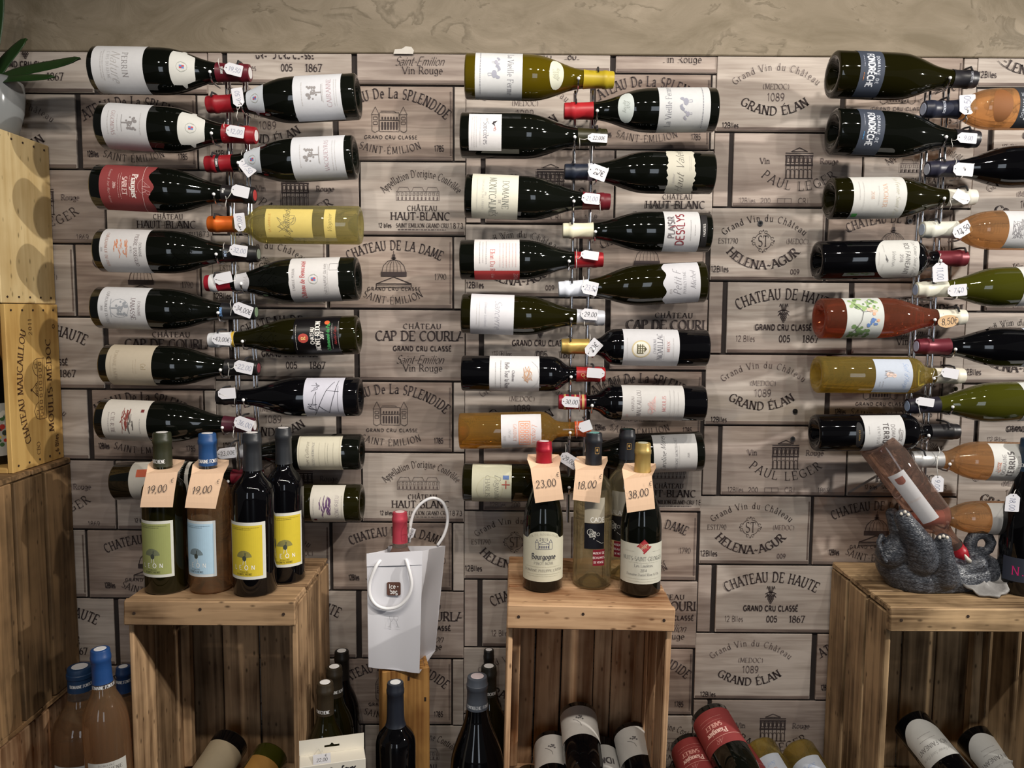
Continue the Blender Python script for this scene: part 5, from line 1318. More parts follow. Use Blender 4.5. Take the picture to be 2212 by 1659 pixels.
# middle crate, leaning a touch to the right
fl2 = P(1097, 1304, -.29); fr2 = P(1458, 1314, -.29); T2 = fl2.z
ang = .018; CH = T2 - FLOOR_Z - .008
bl = fl2 - Vector((math.sin(ang) * CH, 0, math.cos(ang) * CH))
crate('honey-coloured slatted crate under the red wine bottles', tilt(bl, ang), (fr2 - fl2).length, .277, CH, W_HONEY, back_gaps=[.9, 1.0, 1.25, .65, 1.1])
# right crate
fl3 = P(1922, 1312, -.275); T3 = fl3.z; CH = T3 - FLOOR_Z - .001
crate('grey-brown slatted crate under the elephant figurine', frame_at((fl3.x, -.275, T3 - CH)), .315, .262, CH, W_RIGHT, nside=3)
# left stack: two big crates seen from their slatted right side
XL = P(166, 1200, 0).x
zt = P(160, 988, -.004).z; zb = zt - .50
crate('tall dark slatted crate below the pine wine boxes', frame_at((XL - .36, -.42, zb)), .36, .413, .50, W_DARK, nside=4)
crate('low slatted crate beneath the tall dark crate', frame_at((XL - .40, -.43, FLOOR_Z + .001)), .385, .42, zb - FLOOR_Z - .002, W_HONEY, nside=3)

# ------------------------------------------------------------------ pine wine boxes on the left stack
def wine_box(label, X, y0, z0, w, h, d, ws, marks=None, stain=()):
    root = empty('wine_box', frame_at((X - w, y0, z0))); tag(root, label, 'wine box')
    t = .010
    side = plank('side_panel', (w - t / 2, d / 2, h / 2), (t, d, h), ws, 'z', root, .0012, 0)
    plank('side_panel', (t / 2, d / 2, h / 2), (t, d, h), ws, 'z', root, .0012, 0)
    plank('top_panel', (w / 2, d / 2, h - t / 2), (w - 2 * t - .001, d, t), ws, 'x', root, .0012, 0)
    plank('bottom_panel', (w / 2, d / 2, t / 2), (w - 2 * t - .001, d, t), ws, 'x', root, .0012, 0)
    plank('back_panel', (w / 2, d - t / 2, h / 2), (w - 2 * t - .001, t, h - 2 * t - .001), ws, 'z', root, .0012, 0)
    for zz in (.012, h - .012):
        for k in range(5):
            mb = MB(); mb.tube([(0, 0, 0), (.0012, 0, 0)], .0022, 8)
            mb.build('nail', NAIL, root, M=frame_at((w + .0001, d * (.1 + .2 * k), zz)))
    if marks:
        pb = MB()
        for q in marks: pb.poly([(t / 2 + .0006, y / 1000, z / 1000) for y, z in q])
        pb.build('branded_print', INK_BRAND, side, recalc=False)
    return root
INK_BRAND = mat('branded_brown_ink', srgb(78, 48, 26), .8, var=.25, nscale=60)
XB = P(137, 850, 0).x
zl0 = zt + .001; zl1 = P(133, 657, -.003).z
hl = zl1 - zl0; BD = .182
# side print, y (toward the wall) to the right, reading upwards
up = math.pi / 2
mk = text2d('CHATEAU MAUCAILLOU', 17, 'serif', arc=330, xs=.98, rot=up, c=(-44, 0))
mk += text2d('MOULIS-MÉDOC', 17, 'serif', rot=up, xs=1.15, sp=.14, c=(46, -4)) + text2d('2011', 11, 'serifl', rot=up, sp=.3, c=(-12, 118)) + text2d('CBO', 11, 'serifl', rot=up, c=(-2, -128)) + text2d('6 Blles', 12, 'sans', rot=up, xs=.9, c=(62, -128))
def house_side(cx, cy):
    q = []
    def rr(x0, z0, x1, z1): return frame2d(x0, z0, x1, z1, 1.1)
    q += rr(cx - 4, cy - 62, cx + 20, cy + 62); q += line2d([(cx + 14, cy - 62), (cx + 14, cy + 62)], 1)
    for s in (-1, 1):
        q += line2d([(cx - 4, cy + s * 62), (cx - 14, cy + s * 58), (cx - 20, cy + s * 44), (cx - 14, cy + s * 32), (cx - 4, cy + s * 26)], 1.1)
        q += rr(cx - 12, cy + s * 47 - 4, cx - 6, cy + s * 47 + 4)
    q += line2d([(cx - 4, cy - 16), (cx - 26, cy), (cx - 4, cy + 16)], 1.2); q += disc2d(cx - 27, cy, 3)
    for k in range(9): q += rr(cx, cy - 56 + k * 13, cx + 9, cy - 50 + k * 13)
    for k in range(4): q += rr(cx - 12, cy - 12 + k * 6.5, cx - 7, cy - 8 + k * 6.5)
    return q
mk += house_side(10, -8) + circ2d(68, 118, 4, 1.6)
wine_box('golden pine wine box branded with a chateau drawing', XB, -BD, zl0, .27, hl - .001, BD - .008, W_PINE2, [[(y, z) for y, z in q] for q in mk])
zu1 = P(126, 316, -.004).z
wine_box('pale pine wine box under the potted plant', XB - .003, -BD - .004, zl1 + .0005, .27, zu1 - zl1 - .001, BD - .004, W_PINE)
# bottle standing inside the golden box, bright painted label
bz = zl0 + .0105
bb = Vector((XB - .075, -BD + .062, bz))
r_ = random.Random(4)
lab = []
for k_, c_ in enumerate(((70, 110, 60), (190, 60, 50), (220, 190, 80), (60, 70, 60), (230, 226, 210))):
    q_ = []
    for _ in range(12): q_ += disc2d(r_.uniform(-26, 26), r_.uniform(-36, 36), r_.uniform(2, 6), n=7)
    lab.append((q_, c_))
bottle('dark bottle with painted label inside the golden pine box', bb, bb + Vector((0, 0, .29)), R=.040, cap=(30, 28, 30),
       labels=[dict(z=(.06, .42), half=70, ang=25, col=(206, 206, 196), items=lab)])

# potted plant on the pale box
pz = zu1 + .0005
pc = PX(0, 230, XB - .085)
pot = empty('potted_plant', frame_at((P(-18, 250, -.085).x, -.085, pz))); tag(pot, 'grey glazed pot with thick dark green leaves', 'potted plant')
pr_ = [(0, 0), (0, .038), (.006, .045), (.05, .056), (.085, .060), (.105, .058), (.113, .051), (.113, .046), (.10, .045), (.10, 0)]
mb = MB(); mb.lathe(pr_, 40); mb.build('glazed_pot', mat('grey_glaze', srgb(140, 143, 144), .12, var=.1, nscale=14), pot, autosmooth=50)
mb = MB(); mb.lathe([(.0995, 0), (.1005, .044), (.103, .02), (.105, 0)], 20); mb.build('soil', mat('dark_soil', srgb(50, 38, 28), .95, var=.4, nscale=90, bump=.5), pot)
LEAF = mat('dark_green_leaf', srgb(34, 62, 26), .35, var=.3, nscale=18)
def leaf(pts, wid, name='leaf'):
    """fleshy leaf along a bent mid-rib, with thickness"""
    pts = [Vector(p) for p in pts]; n = 14; mb = MB(); vs = []
    def bez(t):
        a, b, c2, d2 = pts
        return a * (1 - t) ** 3 + b * 3 * t * (1 - t) ** 2 + c2 * 3 * t * t * (1 - t) + d2 * t ** 3
    for i in range(n + 1):
        t = i / n; p = bez(t); tg = (bez(min(1, t + .02)) - bez(max(0, t - .02))).normalized()
        sd = tg.cross(Vector((0, -.75, .66))).normalized(); nm = sd.cross(tg)
        wv = wid * min(1, .35 + t / .4) * math.sqrt(max(.0004, 1 - max(0, (t - .5) / .5) ** 2.6))
        for k in range(8):
            a = 2 * math.pi * k / 8
            vs.append(p + sd * wv * math.cos(a) + nm * (.0022 * math.sin(a) + .006 * wid / .02 * abs(math.cos(a)) ** 2 * .4))
    fs = [(i * 8 + k, i * 8 + (k + 1) % 8, (i + 1) * 8 + (k + 1) % 8, (i + 1) * 8 + k) for i in range(n) for k in range(8)]
    mb.add(vs, fs + [tuple(range(8))[::-1], tuple(n * 8 + k for k in range(8))]); return mb.build(name, LEAF, pot, smooth=True)
o = pot.matrix_world.translation
def rel(px, py, y): return P(px, py, y) - o
leaf([(0, 0, .10), rel(20, 150, -.1), rel(110, 150, -.11), rel(174, 126, -.12)], .0185)
leaf([(0, 0, .10), rel(10, 165, -.12), rel(70, 172, -.13), rel(118, 166, -.14)], .012)
leaf([(0, 0, .10), rel(-5, 150, -.07), rel(25, 120, -.07), rel(58, 84, -.07)], .020)
leaf([(0, 0, .10), rel(-14, 110, -.09), rel(0, 60, -.09), rel(4, -30, -.09)], .012)
leaf([(0, 0, .10), (-.03, -.02, .18), (-.08, -.03, .22), (-.14, -.05, .22)], .018)

# ------------------------------------------------------------------ bottles standing on the crates
def stand(label, px, ybase, ymouth, ztop, H, y=None, **k):
    """upright bottle whose foot stands on height ztop; position from its foot centre in the photo"""
    p = PZ(px, ybase, ztop) if y is None else P(px, ybase, y)
    b = Vector((p.x, p.y, ztop + .0004))
    return bottle(label, b, b + Vector((0, 0, H)), **k)
def leon(bg, ink=(60, 66, 60), grey=(84, 90, 88)):
    q = rect2d(-34, -48, 34, 48)
    fan = []
    for k in range(17):
        a = math.radians(12 + k * 9.8); fan += [[(0, -13), (15 * math.cos(a - .07), -13 + 14 * math.sin(a - .07)), (15 * math.cos(a + .07), -13 + 14 * math.sin(a + .07))]]
    return [(q, bg), (fan, tuple(int(g_ * .7 + b_ * .3) for g_, b_ in zip(grey, bg))), (disc2d(1, -14, 4, 5) + line2d([(2, -12), (3, -3)], 1.6), ink), (line2d([(-1, -18), (-2, -26)], .9) + line2d([(3, -18), (4, -26)], .9), (226, 226, 220)),
            (tx('LEON', 0, -31, 8, 'sans', sp=.7), (238, 238, 236)), (tx('DOMAINE', 0, -39, 2.6, 'serif', sp=.3), tuple(int(v * .6) for v in bg)), (tx('FONTCHENE', 0, -43.5, 3.6, 'boldserif', sp=.2), tuple(int(v * .6) for v in bg)), (fines((0, 44, 56, 1.0), (-6, 41, 40, 1.2)), tuple(int(v * .62) for v in bg))]
FT = lambda s_, ang=0, z=.2495, rgb=(226, 228, 230): (text2d(s_, 6.6, 'boldserif', xs=.72), z, rgb, ang)
Lz = (.115, .47)
stand('dark bottle with green peacock label on left crate', 361, 1271, 0, T1, .302, kind='bordeaux', R=.040, glassm=OLIVE_DARK, cap=(48, 50, 34), cap_t=.79, capmarks=[FT('FONTCHENE', -.3)],
      labels=[dict(z=Lz, half=56, ang=-12, col=(228, 228, 218), items=leon((150, 156, 96)))])
stand('pale rosé bottle with light blue peacock label on left crate', 457, 1270, 0, T1, .300, kind='bordeaux', R=.039, glassm=ROSE_WINE, fill=.775, cap=(36, 74, 124), cap_t=.80, capmarks=[FT('DOMAINE FONTCHENE', .7)],
      labels=[dict(z=Lz, half=56, ang=-20, col=(222, 228, 230), items=leon((170, 200, 220)))])
stand('black bottle with yellow peacock label, front of left crate', 552, 1276, 0, T1, .304, kind='bordeaux', R=.040, glassm=BLACK_GLASS, cap=(38, 40, 44), cap_t=.77,
      labels=[dict(z=Lz, half=58, ang=-10, col=(230, 230, 220), items=leon((206, 184, 50)))])
stand('black bottle with yellow peacock label, behind its twin', 618, 1250, 0, T1, .303, kind='bordeaux', R=.0375, glassm=BLACK_GLASS, cap=(38, 40, 44), cap_t=.77,
      labels=[dict(z=Lz, half=58, ang=14, col=(230, 230, 220), items=leon((206, 184, 50)))])
arch = dict(top=lambda u: .84 + .16 * (math.sqrt(max(0, 1 - (u / .62) ** 2)) if abs(u) < .62 else 0) + (.05 * (abs(u) - .62) if abs(u) > .62 else 0))
stand('burgundy bottle with red capsule and arched cream label', 1172, 1266, 0, T2, .283, kind='burgundy', R=.0385, cap=(160, 24, 44), cap_t=.80, cap_metal=.3, cap_end=(216, 200, 200),
      labels=[dict(z=(.075, .42), half=78, col=(232, 228, 204), items=[(chateau(0, 20, 1.0), (90, 90, 110)), (tx('2015', 0, 33, 5, 'sans', sp=.3), (110, 108, 110)), (tx('VIN DE BOURGOGNE', 0, 41, 4, 'serifl', arc=60, sp=.3), (170, 166, 150)), (tx('Bourgogne', 0, 0, 10, 'black', xs=.85), (76, 76, 80)), (tx('PINOT NOIR', 0, -13, 5, 'serifl', sp=.12), (130, 128, 124)), (fines((0, -7, 50, .8), (0, -20, 70, .8), (0, -34, 70, 1), (0, -38, 60, .9)), (180, 176, 156)), (tx('DOMAINE PHILIPPE LIVÉRA', 0, -27, 4.6, 'serifl', sp=.14), (110, 106, 104))], **arch)])
def muscat(lead):
    return [dict(name='silver_label', z=(.435, .60), half=30, col=(196, 188, 170), rough=.3, items=[(tx('CADE' if lead else 'CALADE', 6, -18, 9, 'sans'), (240, 238, 232))]),
            dict(name='black_label', z=(.265, .433), half=30, col=(24, 24, 32), rough=.4, items=[(circ2d(-8, 8, 6, .9) + scribble(-4, 4, 16, 16, 16, 4, .8) + line2d([(4, -8), (14, -14), (18, -13)], .7) + rect2d(-2, -6, 0, -3) + rect2d(-2, -1, 0, 2) + circ2d(7, 4, 3, .8), (214, 214, 208))]),
            dict(name='red_label', z=(.155, .262), half=18, ang=14, col=(150, 30, 50), items=[(tx('MUSCAT DE', 0, 9, 4, 'bold', xs=.85) + tx('BEAUMES', 0, 0, 4, 'bold', xs=.95, sp=.2) + tx('DE VENISE', 0, -9, 4, 'bold', xs=.85), (236, 220, 220))])]
stand('straw muscat in clear bottle with black and silver label', 1278, 1259, 0, T2, .297, kind='bordeaux', R=.0375, glassm=MUSCAT, fill=.765, cap=(34, 36, 42), cap_t=.80, cap_end=(110, 170, 165), labels=muscat(True), capmarks=[(frame2d(-4, -6, 4, 6, .7) + disc2d(0, 1, 1.6, 3), .265, (176, 140, 80), .3)])
stand('straw muscat in clear bottle standing behind the others', 1349, 1241, 0, T2, .297, kind='bordeaux', R=.0375, glassm=MUSCAT, fill=.765, cap=(34, 36, 42), cap_t=.80, cap_end=(110, 170, 165), labels=[dict(l_, ang=l_.get('ang', 0) - 40) for l_ in muscat(False)], capmarks=[(frame2d(-4, -6, 4, 6, .7) + disc2d(0, 1, 1.6, 3), .265, (176, 140, 80), .1)])
stand('burgundy bottle with gold capsule and red diamond label', 1382, 1274, 0, T2, .284, kind='burgundy', R=.0388, cap=(186, 160, 96), cap_t=.80, cap_metal=.5, cap_end=(190, 190, 170),
      labels=[dict(z=(.085, .355), half=82, col=(230, 228, 212), items=[([[(0, 19), (14, 33), (0, 47), (-14, 33)]], (160, 40, 50)), ([[(0, 22), (11, 33), (0, 44), (-11, 33)]], (176, 60, 66)), (chateau(0, 33, .5) , (214, 170, 130)), (tx('NUITS-SAINT-GEORGES', 0, 10, 7.5, 'serifl', xs=.85), (120, 122, 118)), (tx('Les Lavières', 0, -3, 5.5, 'serifl'), (130, 128, 128)), (tx('2014', 0, -12, 5, 'sansl'), (120, 118, 118)), (tx('Domaine Daniel Rion & Fils', 0, -20, 4.6, 'serifl'), (130, 128, 128)), (fines((-28, 24, 22, 1), (28, 24, 22, 1), (0, 3, 60, .8), (0, -28, 70, .9), (0, -33, 60, .9)), (190, 188, 176))])])
stand('black bottle with blue capsule and slate label on right crate', 2203, 1275, 0, T3, .300, kind='burgundy', R=.0415, glassm=BLACK_GLASS, cap=(34, 54, 74), cap_t=.79, cap_end=(150, 160, 170), capmarks=[FT('FONDRECHE', -.5)],
      labels=[dict(z=(.09, .245), half=70, ang=-10, col=(56, 62, 78), items=[(tx('N', -26, -2, 17, 'serifl'), (214, 40, 120)), (disc2d(-14, -9, 1.2) + disc2d(-6, -9, 1.2) + disc2d(2, -9, 1.2), (214, 40, 120)), (fines(*[(18, 16 - 6 * k, 26, 1.6) for k in range(6)]), (170, 176, 190))])])

# peach price cards hung over the necks
def price_card(flap, y, text, neck, nz, where, back=10):
    TL, TR, BR, BL = [P(x_, z_, y) for x_, z_ in flap]
    o = (TL + TR + BR + BL) / 4; o.z = min(BL.z, BR.z)
    root = empty('price_card', frame_at(o))
    tag(root, 'peach card reading %s hung on the %s' % (text, where), 'price card', 'peach price cards')
    r = lambda p: Vector(p) - o
    th = Vector((0, .0006, 0)); mb = MB()
    n = 6; vs = []
    for i in range(n + 1):
        t = i / n
        for a_, b_ in ((TL, BL), (TR, BR)): vs.append(r(a_.lerp(b_, t) + Vector((0, -.010 * math.sin(t * 1.5), 0))))
    m_ = len(vs); vs = vs + [v + th for v in vs]
    fs = [(2 * i, 2 * i + 1, 2 * i + 3, 2 * i + 2) for i in range(n)] + [(m_ + 2 * i, m_ + 2 * i + 2, m_ + 2 * i + 3, m_ + 2 * i + 1) for i in range(n)]
    fs += [(2 * i, 2 * i + 2, m_ + 2 * i + 2, m_ + 2 * i) for i in range(n)] + [(2 * i + 1, m_ + 2 * i + 1, m_ + 2 * i + 3, 2 * i + 3) for i in range(n)] + [(0, m_, m_ + 1, 1), (2 * n, 2 * n + 1, m_ + 2 * n + 1, m_ + 2 * n)]
    mb.add(vs, fs)
    flapo = mb.build('flap', PEACH, root)
    # collar round the neck
    nc = neck; rad = .0165
    N_ = 24; inner = []; outer = []
    BLk = Vector((nc.x - .030, nc.y + .028, nz + .015)); BRk = Vector((nc.x + .030, nc.y + .028, nz + .015))
    ring = [TL, TR, TR.lerp(BRk, .5) + Vector((.004, 0, .004)), BRk, BRk.lerp(BLk, .5) + Vector((0, .008, 0)), BLk, TL.lerp(BLk, .5) + Vector((-.004, 0, .004))]
    per = []
    for i in range(len(ring)):
        for t in (0, .25, .5, .75): per.append(ring[i].lerp(ring[(i + 1) % len(ring)], t))
    vs = []
    for p in per:
        d = Vector((p.x - nc.x, p.y - nc.y, 0)); d.normalize()
        vs += [r(p), r(Vector((nc.x + d.x * rad, nc.y + d.y * rad, nz + .005)))]
    k = len(per); mb = MB(); m_ = len(vs); vs = vs + [v + Vector((0, 0, -.0006)) for v in vs]
    mb.add(vs, [(2 * i, 2 * ((i + 1) % k), 2 * ((i + 1) % k) + 1, 2 * i + 1) for i in range(k)] + [(m_ + 2 * i, m_ + 2 * i + 1, m_ + 2 * ((i + 1) % k) + 1, m_ + 2 * ((i + 1) % k)) for i in range(k)] + [(2 * i, m_ + 2 * i, m_ + 2 * ((i + 1) % k), 2 * ((i + 1) % k)) for i in range(k)])
    mb.build('collar', PEACH, root)
    ex = (TR - TL).normalized(); ez = ((TL + TR) / 2 - (BL + BR) / 2).normalized(); W = (TR - TL).length * 1000
    pb = MB(); cen = TL.lerp(TR, .5).lerp(BL.lerp(BR, .5), .42)
    qs = text2d(text, 13.5, 'hand', xs=.98, rot=.05, c=(-3, -2)) + text2d('€', 8, 'hand', c=(W * .40, 13))
    for q in qs: pb.poly([r(cen + ex * (x / 1000) + ez * (z_ / 1000) + Vector((0, -.0078 - .0004 - (.42 - z_ / 76) * .006 + .0018, 0))) for x, z_ in q])
    pb.build('handwriting', INK, flapo, recalc=False)
    return root
def nb(px, ybase, zt_): p = PZ(px, ybase, zt_); return p
n1 = nb(361, 1271, T1); price_card([(316, 1023), (384, 1020), (378, 1093), (308, 1093)], n1.y - .041, '19,00', n1, P(355, 1016, n1.y).z, 'green-label bottle')
n2 = nb(457, 1270, T1); price_card([(413, 1024), (484, 1022), (470, 1096), (404, 1094)], n2.y - .041, '19,00', n2, P(455, 1016, n2.y).z, 'blue-label rosé bottle')
n3 = nb(1172, 1266, T2); price_card([(1146, 1012), (1208, 1008), (1217, 1076), (1156, 1084)], n3.y - .038, '23,00', n3, P(1172, 1004, n3.y).z, 'red-capsule burgundy bottle')
n4 = nb(1278, 1259, T2); price_card([(1243, 1016), (1304, 1014), (1294, 1084), (1236, 1077)], n4.y - .041, '18,00', n4, P(1280, 1008, n4.y).z, 'front muscat bottle')
n5 = nb(1382, 1274, T2); price_card([(1347, 1036), (1408, 1028), (1413, 1096), (1353, 1105)], n5.y - .038, '38,00', n5, P(1384, 1024, n5.y).z, 'gold-capsule burgundy bottle')
price_tag(2187, 1086, -92, '18,00', 'blue-capsule bottle at the right edge', faint=True, y=PZ(2203, 1275, T3).y - .045, w=.034, h=.027, neck=(2200, 1050))

# ------------------------------------------------------------------ elephant figurine lying on its back, holding a bottle
EY = -.155
EB = P(2020, 1298, EY); EB.z = T3 + .0005
ES = (P(2120, 1298, EY) - P(2020, 1298, EY)).x / 100.0
def ep(px, py, d=0): return P(px, py, EY + d / 1000.0) - EB
SKIN = None
def elephant():
    root = empty('elephant_figurine', frame_at(EB)); tag(root, 'dark grey resin elephant lying on its back holding a bottle', 'figurine')
    mb = MB()
    def chain(nodes, seg=16):
        for (a_, ra), (b_, rb) in zip(nodes[:-1], nodes[1:]):
            k = max(2, int((b_ - a_).length / .004))
            for i in range(k + 1):
                t = i / k; mb.ball(a_.lerp(b_, t), ra + (rb - ra) * t, 0, seg, 10)
    c = lambda *n: chain([(ep(x, y, d), r * ES) for x, y, r, d in n])
    c((1940, 1215, 46, 0), (1975, 1238, 60, 0), (2020, 1246, 54, 0), (2066, 1248, 46, 0))
    c((1925, 1195, 32, -18), (1945, 1175, 28, -24)); c((1925, 1195, 32, 18), (1945, 1175, 26, 30))
    c((2066, 1248, 44, 0), (2108, 1240, 38, 0), (2128, 1232, 34, 0))
    c((2108, 1215, 30, 0), (2100, 1200, 20, 0), (2095, 1186, 15, 0), (2096, 1171, 13, 0), (2103, 1158, 12, 0), (2118, 1152, 11.5, 0), (2133, 1157, 11, 0), (2141, 1172, 10.5, 0), (2136, 1187, 9.5, 0), (2124, 1192, 8, 0), (2117, 1186, 6.5, 0))
    c((1990, 1205, 38, -34), (1985, 1180, 32, -46), (1970, 1150, 24, -56), (1956, 1128, 19, -60), (1951, 1119, 18, -60))
    c((1960, 1195, 30, 36), (1942, 1150, 20, 52), (1927, 1110, 14, 56))
    c((2042, 1245, 28, -40), (2041, 1210, 20, -52), (2038, 1176, 16, -54), (2038, 1168, 16, -54))
    c((2046, 1245, 26, 40), (2062, 1205, 18, 52), (2064, 1175, 15, 54))
    c((2090, 1228, 16, -22), (2112, 1218, 20, -18))
    c((1912, 1168, 7, -26), (1904, 1158, 6, -30), (1898, 1172, 6, -34), (1906, 1196, 6, -42), (1914, 1212, 5, -46))
    me = bpy.data.meshes.new('elephant_raw'); me.from_pydata(mb.v, [], mb.f)
    ob = bpy.data.objects.new('elephant_raw', me); col.objects.link(ob)
    md = ob.modifiers.new('rm', 'REMESH'); md.mode = 'VOXEL'; md.voxel_size = .0022; md.use_smooth_shade = True
    sm = ob.modifiers.new('sm', 'SMOOTH'); sm.factor = .6; sm.iterations = 5
    dg = bpy.context.evaluated_depsgraph_get(); dg.update()
    fin = bpy.data.meshes.new_from_object(ob.evaluated_get(dg))
    bpy.data.objects.remove(ob); bpy.data.meshes.remove(me)
    # keep everything above the crate
    for v in fin.vertices:
        if v.co.z < 0: v.co.z = 0.0
    m = bpy.data.materials.new('wrinkled_grey_resin'); m.use_nodes = True
    nt = m.node_tree; b = nt.nodes['Principled BSDF']; b.inputs['Roughness'].default_value = .36
    tc = N(nt, 'ShaderNodeTexCoord')
    mp = N(nt, 'ShaderNodeMapping'); mp.inputs['Scale'].default_value = (1, 1, 2.4)
    nt.links.new(tc.outputs['Object'], mp.inputs['Vector'])
    vo = N(nt, 'ShaderNodeTexVoronoi'); vo.feature = 'DISTANCE_TO_EDGE'; vo.inputs['Scale'].default_value = 150
    no = N(nt, 'ShaderNodeTexNoise'); no.inputs['Scale'].default_value = 70; no.inputs['Detail'].default_value = 6; no.inputs['Distortion'].default_value = 1.0
    wv = N(nt, 'ShaderNodeTexWave'); wv.wave_type = 'BANDS'; wv.bands_direction = 'Z'; wv.inputs['Scale'].default_value = 34; wv.inputs['Distortion'].default_value = 7; wv.inputs['Detail'].default_value = 3
    for n_ in (vo, no): nt.links.new(mp.outputs['Vector'], n_.inputs['Vector'])
    nt.links.new(tc.outputs['Object'], wv.inputs['Vector'])
    a1 = N(nt, 'ShaderNodeMath', operation='MULTIPLY_ADD'); a1.inputs[1].default_value = 1.2; nt.links.new(vo.outputs['Distance'], a1.inputs[0]); nt.links.new(no.outputs['Fac'], a1.inputs[2])
    a2 = N(nt, 'ShaderNodeMath', operation='MULTIPLY_ADD'); a2.inputs[1].default_value = .12; nt.links.new(wv.outputs['Fac'], a2.inputs[0]); nt.links.new(a1.outputs[0], a2.inputs[2])
    rp = N(nt, 'ShaderNodeValToRGB'); e = rp.color_ramp.elements
    e[0].position = .35; e[0].color = (*srgb(34, 37, 44), 1); e[1].position = .95; e[1].color = (*srgb(112, 116, 124), 1)
    h = N(nt, 'ShaderNodeMath', operation='MULTIPLY'); h.inputs[1].default_value = .72
    nt.links.new(a2.outputs[0], h.inputs[0]); nt.links.new(h.outputs[0], rp.inputs['Fac']); nt.links.new(rp.outputs['Color'], b.inputs['Base Color'])
    bp = N(nt, 'ShaderNodeBump'); bp.inputs['Strength'].default_value = .5; bp.inputs['Distance'].default_value = .0018
    nt.links.new(a2.outputs[0], bp.inputs['Height']); nt.links.new(bp.outputs['Normal'], b.inputs['Normal'])
    fin.materials.clear(); fin.materials.append(m); fin.name = 'body'
    bo = bpy.data.objects.new('body', fin); col.objects.link(bo); bo.parent = root
    EARM = mat('pale_grey_ear_resin', srgb(128, 126, 124), .5, var=.25, nscale=60, bump=.5)
    for sd in (-1, 1):                      # big scalloped ears folded down on to the crate
        m2 = MB(); n = 26; rings = 7; vs = []
        hub = ep(2122, 1246, sd * 30); ex = Vector((1, 0, 0)); ed = Vector((0, sd * .80, -.60)).normalized(); up_ = ex.cross(ed) * (1 if sd < 0 else -1)
        for k in range(n + 1):
            a_ = math.radians(-28 + 236 * k / n); rr_ = (47 + 4 * math.sin(k * 1.7) + 8 * math.sin(math.radians(a_ * 57.3 - 20)) ) * ES
            for q in range(rings + 1):
                t = q / rings; x_ = math.cos(a_) * rr_ * t * 1.02; y_ = math.sin(a_) * rr_ * t * .98
                p = hub + ex * x_ + ed * y_ + up_ * (.010 * math.sin(t * math.pi) - .004 * math.sin(k * 1.1) * t)
                p.z = max(p.z, .0012 + .010 * (1 - t)); vs.append(p)
        m_ = len(vs); vs += [v + Vector((0, 0, .004)) for v in vs]
        fs = []
        for k in range(n):
            for q in range(rings):
                f = (k * (rings + 1) + q, (k + 1) * (rings + 1) + q, (k + 1) * (rings + 1) + q + 1, k * (rings + 1) + q + 1); fs += [f, tuple(i_ + m_ for i_ in f[::-1])]
            b0 = k * (rings + 1) + rings; b1 = (k + 1) * (rings + 1) + rings; fs.append((b0, b1, b1 + m_, b0 + m_))
        m2.add(vs, fs); m2.build('ear', EARM, root, smooth=True)
    NAILM = mat('ivory_toenail', srgb(214, 208, 196), .4)
    for (x, y, d) in ((1947, 1110, -74), (1955, 1106, -76), (1962, 1112, -76), (2030, 1161, -66), (2038, 1158, -68), (2046, 1161, -66), (2030, 1160, -60)):
        m2 = MB(); m2.ball((0, 0, 0), 3.4 * ES, 0, 10, 6, (1, .8, 1.1)); m2.build('toenail', NAILM, root, smooth=True, M=frame_at(ep(x, y, d)))
    m2 = MB(); m2.tube([ep(2094, 1212, -30), ep(2088, 1206, -34), ep(2084, 1198, -36)], [.0045, .0038, .0012], 10); m2.build('tusk', NAILM, root, smooth=True)
    m2 = MB(); m2.ball((0, 0, 0), 4.5 * ES, 0, 12, 8); eye = m2.build('eye', mat('glossy_dark_eye', (.01, .008, .006), .1), root, smooth=True, M=frame_at(ep(2122, 1223, -32)))
    return root
elephant()
hb('pale pink wine bottle with narrow white label held by the elephant', 1893, 955, 2082, 1206, y=EY, kind='bordeaux', R=.0365, glassm=PINK_WINE, cap=(150, 24, 36), cap_t=.90, cap_end=None, roll=.45,
   labels=[dict(z=(.20, .60), half=26, col=(232, 230, 232), items=[([[(-9, 36), (9, 36), (9, 44), (7, 44), (7, 52), (-7, 52), (-7, 44), (-9, 44)]] if False else rect2d(-8, -50, 8, -40) + disc2d(0, -40, 8, 6), (150, 96, 84)), (tx('CHÂTEAU', 0, 6, 4, 'serifl'), (222, 200, 190))])])

# ------------------------------------------------------------------ slim pine box with the ice bag on it
BXZ = P(850, 1446, -.17).z
bc = P(872, 1500, -.125)
bw, bd = .094, .094
Mx = frame_at((bc.x, bc.y, FLOOR_Z + .0005)) @ Matrix.Rotation(math.radians(14), 4, 'Z')
hbx = BXZ - FLOOR_Z - .001
W_POST = woodset('striped_larch_board', srgb(122, 74, 36), srgb(206, 156, 90), knots=False, across=60, spread=.1, along=1.2)
root = empty('bottle_box', Mx); tag(root, 'slim upright larch bottle box under the white ice bag', 'wooden box')
plank('front_panel', (0, -bd / 2 + .004, hbx / 2), (bw, .008, hbx), W_POST, 'z', root, .001, 0)
plank('back_panel', (0, bd / 2 - .004, hbx / 2), (bw, .008, hbx), W_POST, 'z', root, .001, 0)
for s in (-1, 1): plank('side_panel', (s * (bw / 2 - .004), 0, hbx / 2), (.008, bd - .017, hbx), W_POST, 'z', root, .001, 0)
plank('lid', (0, 0, hbx - .004), (bw - .017, bd - .017, .008), W_POST, 'x', root, .001, 0)
for (x, z) in ((-.036, hbx - .05), (.038, hbx - .065), (.005, hbx - .018)):
    mb = MB(); mb.box((0, 0, 0), (.004 if x else .02, .0012, .008)); mb.build('staple', NAIL, root, M=frame_at((x, -bd / 2 - .0004, z)))

